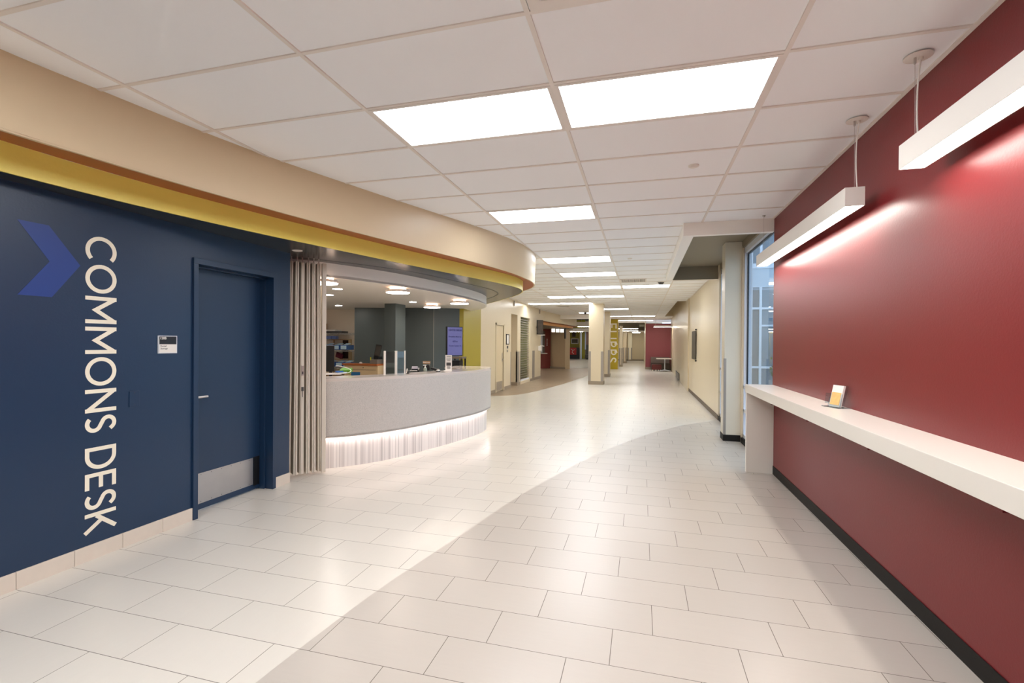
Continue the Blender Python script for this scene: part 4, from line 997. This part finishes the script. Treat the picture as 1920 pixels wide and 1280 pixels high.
MB().prism(pl_ + [(-8, 31.2), (-8, 20.62)], 2.55, 2.57).build('upper_underside', M_ORWOOD, sv)
pl_ = [p for p in FTi if p[1] > 20.72]
MB().prism(pl_ + [(-8, 31.0), (-8, 20.72)], 2.40, 2.42).build('lower_underside', M_TAUPE, sv)
struct(MB().add([(-6.8, 27.6, 0), (-5.42, 28.95, 0), (-6.8, 27.6, 2.4), (-5.42, 28.95, 2.4), (-6.9, 27.7, 0), (-5.52, 29.05, 0), (-6.9, 27.7, 2.4), (-5.52, 29.05, 2.4)],
               [(0, 1, 3, 2), (5, 4, 6, 7), (0, 4, 5, 1), (2, 3, 7, 6), (0, 2, 6, 4), (1, 5, 7, 3)]).build('wall_serving', mat('brick_maroon_paint', (132, 60, 54), .5)))
struct(MB().add([(-5.42, 28.95, 0), (-4.38, 28.1, 0), (-5.42, 28.95, 2.4), (-4.38, 28.1, 2.4), (-5.3, 29.6, 0), (-4.2, 28.8, 0), (-5.3, 29.6, 2.4), (-4.2, 28.8, 2.4)],
               [(0, 1, 3, 2), (5, 4, 6, 7), (0, 4, 5, 1), (2, 3, 7, 6), (0, 2, 6, 4), (1, 5, 7, 3)]).build('wall_serving', mat('brown_taupe_paint', (188, 166, 134), .45)))
struct(MB().obox((-4.90, 28.50, .06), 1.38, .04, .12, math.atan2(-.85, 1.04)).build('baseboard_serving', M_TAN_BASE))
ang = math.atan2(1.35, 1.38)
sw = thing('serving_window', 'steel framed serving window in the maroon wall', 'serving window', (-6.1, 28.2, .9))
c0 = Vector((-6.06, 28.20)); 
MB().obox((c0.x, c0.y, 1.60), .95, .06, 1.35, ang).build('opening', mat('dim_window_interior', (96, 84, 76), .3), sw)
MB().obox((c0.x + .10, c0.y + .02, 1.62), .35, .10, 1.30, ang).build('roller_shutter', M_ALU, sw)
MB().obox((c0.x + .03, c0.y - .06, .92), 1.15, .30, .05, ang).build('sill', M_STONE, sw)
t = thing('napkin_box', 'white box standing on the serving window sill', 'box', (-6.0, 28.1, .95))
MB().obox((-5.98, 28.15, 1.08), .16, .12, .26, .3, .3).build('box', M_PAPER, t, bevel=.01); MB().obox((-6.02, 28.12, 1.22), .10, .08, .03, .3).build('lid', M_DGREY, t)
t = thing('wall_lettering', 'small vertical white lettering on the maroon serving wall', 'lettering', (-5.6, 28.7, 1.5))
for k in range(5): MB().obox((-5.60, 28.735, 1.78 - k * .09), .05, .012, .06, ang).build('letter', M_PAPER, t)
def menu(x, y, z, label, src=[None]):
    if src[0] is None:
        t = thing('menu_board', label, 'menu board', (x, y, z), 0, 'small lit menu boards')
        MB().box(x - .11, x + .11, y - .02, y + .02, z, z + .22).build('housing', M_DGREY, t)
        MB().box(x - .10, x + .10, y - .026, y - .02, z + .012, z + .208).build('lit_face', M_SCREEN2, t)
        m_ = MB()
        for k in range(4): m_.box(x - .08, x + .07, y - .028, y - .026, z + .04 + k * .04, z + .052 + k * .04)
        m_.build('menu_lines', M_GUARD, t)
        MB().tube([(x, y, z + .22), (x, y, 2.41)], .012, 6).build('hanger', M_DGREY, t)
        src[0] = t
    else: dup(src[0], (x, y, z), label)
menu(-4.86, 26.8, 2.165, 'small lit menu board over the serving counter, left of three')
menu(-4.61, 26.8, 2.155, 'small lit menu board over the serving counter, middle of three')
menu(-4.36, 26.8, 2.145, 'small lit menu board over the serving counter, right of three')
t = thing('blade_sign', 'narrow black blade sign hanging at the soffit corner', 'sign', (-3.95, 25.6, 1.6))
MB().box(-4.20, -4.13, 26.6, 26.9, 1.80, 2.36).build('panel', M_PLASTIC, t); MB().box(-4.19, -4.14, 26.7, 26.8, 2.36, 2.41).build('mount', M_DGREY, t)

# ------------------------------------------------------------------ columns in the corridor
def column(x0, x1, y0, y1, h, label, m=M_BEIGE, gh=1.24, base=True, guards=True):
    t = thing('column', label, 'column', ((x0 + x1) / 2, (y0 + y1) / 2, 0), 0)
    MB().box(x0, x1, y0, y1, 0, h).build('shaft', m, t, bevel=.006)
    if base: MB().box(x0 - .012, x1 + .012, y0 - .012, y1 + .012, 0, .13).build('base', M_TAN_BASE, t, bevel=.002)
    if guards:
        g = .085
        for (a, b, yy) in ((x0 - .008, x0 + g, y0), (x1 - g, x1 + .008, y0)):
            MB().box(a, b, yy - .008, yy + g, .13, gh).build('corner_guard', M_GUARD, t)
    return t
column(-1.905, -1.365, 17.9, 18.44, CZ + .008, 'nearest beige square column in the corridor with steel corner guards')
column(-1.96, -1.415, 22.4, 22.94, CZ + .008, 'second beige square column half hidden behind the nearest one')
yc = column(-2.35, -1.38, 29.3, 29.9, CZ + .008, 'mustard yellow column with large cream letters running down it', mat('mustard_column_paint', (186, 160, 22), .4), base=False, guards=False)
m_ = MB()
def pl2(x, y, d): return (-2.02 + y, 29.3 - .003 - d, 2.765 - x)
tot = letters(MB(), 'FLIPPS', .57, .3, .10, pl2)
letters(m_, 'FLIPPS', .57, .3, .10 + (2.44 - tot) / .57 / 5, pl2, depth=.004)
m_.build('letters', M_LETTER, yc)
column(-1.455, -1.235, 33.0, 33.4, 2.75, 'slim beige column right of the mustard yellow one', gh=1.25)
column(-1.42, -1.16, 39.2, 39.6, 2.8, 'beige pillar further back in the pale side hall', gh=1.25)
column(-1.20, -.83, 44.6, 45.4, 2.6, 'palest pillar at the end of the side hall', mat('bright_cream_paint', (240, 228, 196), .4), gh=1.2)
struct(MB().box(-2.5, .25, 45.4, 45.6, 0, 4).build('wall_back', mat('end_wall_cream', (222, 208, 174), .45)))
struct(MB().box(-2.5, .25, 45.36, 45.4, 0, .12).build('baseboard_back', M_TAN_BASE))
struct(MB().box(-2.0, .30, 41.5, 45.4, 2.62, 2.7).build('ceiling', M_WHITE))
t = thing('round_hall_lamp', 'round glowing lamp in the low ceiling at the end of the hall', 'ceiling lamp', (-.45, 43.2, 2.6))
MB().lathe((-.45, 43.2, 2.62), [(.36, 0), (.36, -.05)], 32).build('rim', M_WHITE, t); MB().lathe((-.45, 43.2, 2.57), [(.34, 0), (.30, -.06), (0, -.07)], 32).build('diffuser', M_PANELW, t)
# maroon wall and side hall wall
struct(MB().box(.24, 1.9, 30.0, 30.3, 0, 2.78).build('wall_maroon', mat('rose_maroon_paint', (150, 74, 80), .5)))
struct(MB().box(.215, .24, 29.98, 45.4, 0, 4).build('wall_hall', M_BEIGE))
struct(MB().box(.215, 1.9, 29.96, 30.0, 0, .14).build('baseboard_maroon', M_TAN_BASE))
# dark plenum beyond the tile ceiling
struct(MB().box(-9, 1.9, 32.0, 50, 3.95, 4.05).box(-9, -2.3, 24.6, 32, 3.95, 4.05).build('ceiling', M_DARKPLEN))
struct(MB().box(-2.3, 1.8, 32.0, 32.15, 2.93, 4).box(-2.42, -2.3, 24.6, 32.15, 2.93, 4).box(-4.3, -2.3, 24.6, 24.75, 2.80, 4).box(-4.6, -2.3, 29.5, 29.7, 2.66, 2.86).build('wall_header', M_BULK))
def strip_light(x0, x1, y, z, label):
    t = thing('strip_light', label, 'pendant light', ((x0 + x1) / 2, y, z), 0, 'long strip lights in the open ceiling')
    MB().box(x0, x1, y - .05, y + .05, z, z + .08).build('housing', M_WHITE, t); MB().box(x0 + .01, x1 - .01, y - .045, y + .045, z - .012, z).build('diffuser', emit('strip_white', (255, 246, 232), 40), t)
    MB().tube([(x0 + .1, y, z + .08), (x0 + .1, y, 3.95 if y > 32 or x1 < -2.3 else CZ)], .006, 5).build('hanger', M_STEEL, t); MB().tube([(x1 - .1, y, z + .08), (x1 - .1, y, 3.95 if y > 32 or x1 < -2.3 else CZ)], .006, 5).build('hanger', M_STEEL, t)
strip_light(-1.60, -.25, 35.0, 2.62, 'strip light over the slim beige column')
strip_light(-1.45, -.25, 38.0, 2.55, 'strip light deeper in the side hall')
strip_light(.66, 1.68, 28.0, 2.50, 'strip pendant in front of the far maroon wall')
strip_light(-4.4, -2.7, 33.0, 2.95, 'strip light left of the columns, upper one')
strip_light(-4.8, -2.9, 37.0, 2.85, 'strip light left of the columns, lower one')
strip_light(-7.0, -5.0, 42.0, 2.6, 'strip light over the far yellow lounge')
t = thing('air_duct', 'boxy metal duct hanging in the open ceiling by the maroon wall', 'duct', (0, 33.5, 2.7))
MB().box(-.15, .22, 33.2, 33.7, 2.72, 3.0).build('duct_box', mat('galvanised_duct', (140, 136, 118), .4, metal=.5), t, bevel=.01)
m_ = MB()
for k in range(4): m_.tube([(-.7 + k * .12, 33.0, 3.3 - .1 * k), (.1, 33.4, 3.4 - .12 * k)], .03, 8)
m_.build('flex_pipes', M_DGREY, t, smooth=True); MB().tube([(.03, 33.4, 3.0), (.03, 33.4, 3.95)], .02, 6).build('hanger', M_STEEL, t)
# far furniture
t = thing('table', 'pale topped pedestal table in front of the maroon wall', 'table', (1.25, 28.0, 0))
MB().box(.82, 1.62, 27.6, 28.4, .70, .735).build('table_top', M_STONE, t, bevel=.004)
MB().tube([(1.27, 28, .04), (1.27, 28, .70)], .03, 12).build('pedestal', M_ALU, t, smooth=True)
for a in (.5, 2.6, 3.7, 5.8): MB().tube([(1.27, 28, .09), (1.27 + .33 * math.cos(a), 28 + .33 * math.sin(a), .03)], [.022, .016], 8).build('foot', M_ALU, t, smooth=True)
t = thing('ottoman', 'dark red ottoman on white casters beside the pedestal table', 'ottoman', (.86, 28.3, 0))
MB().box(.57, 1.10, 28.05, 28.55, .08, .38).build('cushion', mat('dark_red_leather', (92, 22, 16), .35), t, bevel=.03)
for (x, y) in ((.62, 28.1), (.80, 28.06), (.93, 28.06), (1.05, 28.1)): MB().lathe((x, y, 0), [(.03, 0), (.035, .03), (.03, .085)], 12).build('caster', M_PAPER, t, smooth=True)
t = thing('booth_bench', 'grey backed dark booth bench along the maroon wall', 'bench', (1.15, 29.6, 0))
MB().box(.55, 1.62, 29.75, 29.93, .08, .76).build('backrest', mat('grey_vinyl', (112, 96, 88), .5), t, bevel=.02)
MB().box(.55, 1.62, 29.1, 29.75, .08, .42).build('seat', mat('brown_vinyl', (54, 40, 26), .5), t, bevel=.02)
MB().box(.6, 1.60, 29.15, 29.9, 0, .08).build('plinth', M_PLASTIC, t)
# far left lounge beyond the columns
struct(MB().box(-8.9, -5.6, 49.0, 49.2, 0, 4).build('wall_back', M_OLIVE))
struct(MB().box(-6.95, -6.75, 42.0, 42.3, 0, 2.6).build('wall_yellow', mat('bright_yellow_paint', (224, 190, 10), .4)))
t = thing('framed_picture', 'framed portrait on the olive lounge wall, upper one', 'picture', (-6.7, 48.9, 2.2))
MB().box(-7.0, -6.45, 48.93, 49.0, 2.15, 2.85).build('frame', mat('olive_frame', (150, 140, 60), .5), t); MB().box(-6.9, -6.55, 48.9, 48.93, 2.24, 2.72).build('print', mat('dark_print', (70, 52, 40), .5, var=.6, vscale=5), t)
t = thing('framed_picture', 'white framed group photo on the olive lounge wall, lower one', 'picture', (-6.6, 48.9, 1.5))
MB().box(-7.02, -6.25, 48.93, 49.0, 1.52, 2.08).build('frame', M_PAPER, t); MB().box(-6.94, -6.33, 48.9, 48.93, 1.60, 2.0).build('print', mat('grey_print', (96, 86, 70), .5, var=.6, vscale=6), t)
t = thing('drinks_cooler', 'black cooler cabinet with a red poster under the pictures', 'cabinet', (-6.9, 48.4, 0))
MB().box(-7.35, -6.05, 48.1, 48.9, 0, 1.15).build('body', M_PLASTIC, t)
MB().box(-7.05, -6.35, 48.06, 48.1, .42, 1.12).build('poster', mat('red_poster', (190, 34, 34), .4), t)
m_ = MB(); m_.tube([(-6.9, 48.05, 1.0), (-6.7, 48.05, .85), (-6.78, 48.05, .65), (-6.6, 48.05, .5)], .03, 6); m_.tube([(-6.72, 48.05, .84), (-6.5, 48.05, .95)], .025, 6)
m_.build('poster_figure', M_PAPER, t)
struct(MB().box(-6.0, -5.9, 48.0, 48.9, 0, 2.75).build('trim_6', M_PAPER))
gl = struct(thing('window_3', None, None, (-4.6, 49, 0)))
MB().box(-5.6, -1.5, 49.0, 49.1, 0, .95).build('sill_wall', M_TAUPE, gl); MB().box(-5.6, -1.5, 48.95, 49.1, .95, 1.02).build('window_sill', M_PAPER, gl)
MB().box(-5.6, -1.5, 49.0, 49.04, 1.02, 2.9).build('pane', mat('brick_view_glass', (140, 96, 76), .3, var=.5, vscale=1.2), gl)
m_ = MB()
for x in (-5.6, -4.55, -3.7, -2.6): m_.box(x, x + .12, 48.9, 49.0, .95, 2.95)
m_.build('window_frame', M_ALU, gl)
for k, (x, y, z, lb) in enumerate(((-6.0, 24.6, 2.40, 'added recessed light under the serving soffit, nearest one'), (-6.9, 27.0, 2.40, 'added recessed light under the serving soffit, in front of the maroon window'))):
    t = thing('added_soffit_light', lb, 'ceiling light', (x, y, z), 0)  # added lights, kept out of view, to brighten the serving area
    MB().box(x - .2, x + .2, y - .2, y + .2, z - .006, z).build('frame', M_WHITE, t); MB().box(x - .18, x + .18, y - .18, y + .18, z - .010, z - .006).build('diffuser', emit('added_soffit_lens', (255, 246, 232), 40), t)
for x, y, lb in ((-7.6, 36.0, 'added strip light in the open ceiling over the far left lounge, nearest'), (-7.6, 40.0, 'added strip light in the open ceiling over the far left lounge, middle'), (-4.6, 45.8, 'added strip light over the lounge armchairs')):
    strip_light(x, x + 1.8, y, 2.75, lb)  # extra strips put in to brighten the dark lounge
struct(MB().box(-9, -2.4, 44.0, 44.2, 2.62, 2.95).build('wall_header', M_BULK))
for x, lb in ((-4.9, 'grey armchair by the far lounge window, left one'), (-3.9, 'grey armchair by the far lounge window, right one')):
    t = thing('armchair', lb, 'armchair', (x, 47, 0))
    MB().box(x - .4, x + .4, 46.7, 47.4, .12, .48).build('seat', M_DGREY, t, bevel=.04); MB().box(x - .4, x + .4, 47.3, 47.5, .4, 1.45).build('backrest', M_DGREY, t, bevel=.05)
    MB().box(x - .35, x + .35, 46.8, 47.4, 0, .12).build('plinth', M_PLASTIC, t)
# closing walls behind the camera and around
struct(MB().box(-9.1, 2, -4.1, -4, 0, 3.1).build('wall_rear', M_BEIGE))
struct(MB().box(-9.1, -9, 12.85, 50, 0, 4).build('wall_far_left', M_BEIGE))
struct(MB().box(-9.1, 2, 49.9, 50, 0, 4).build('wall_far', M_BEIGE))
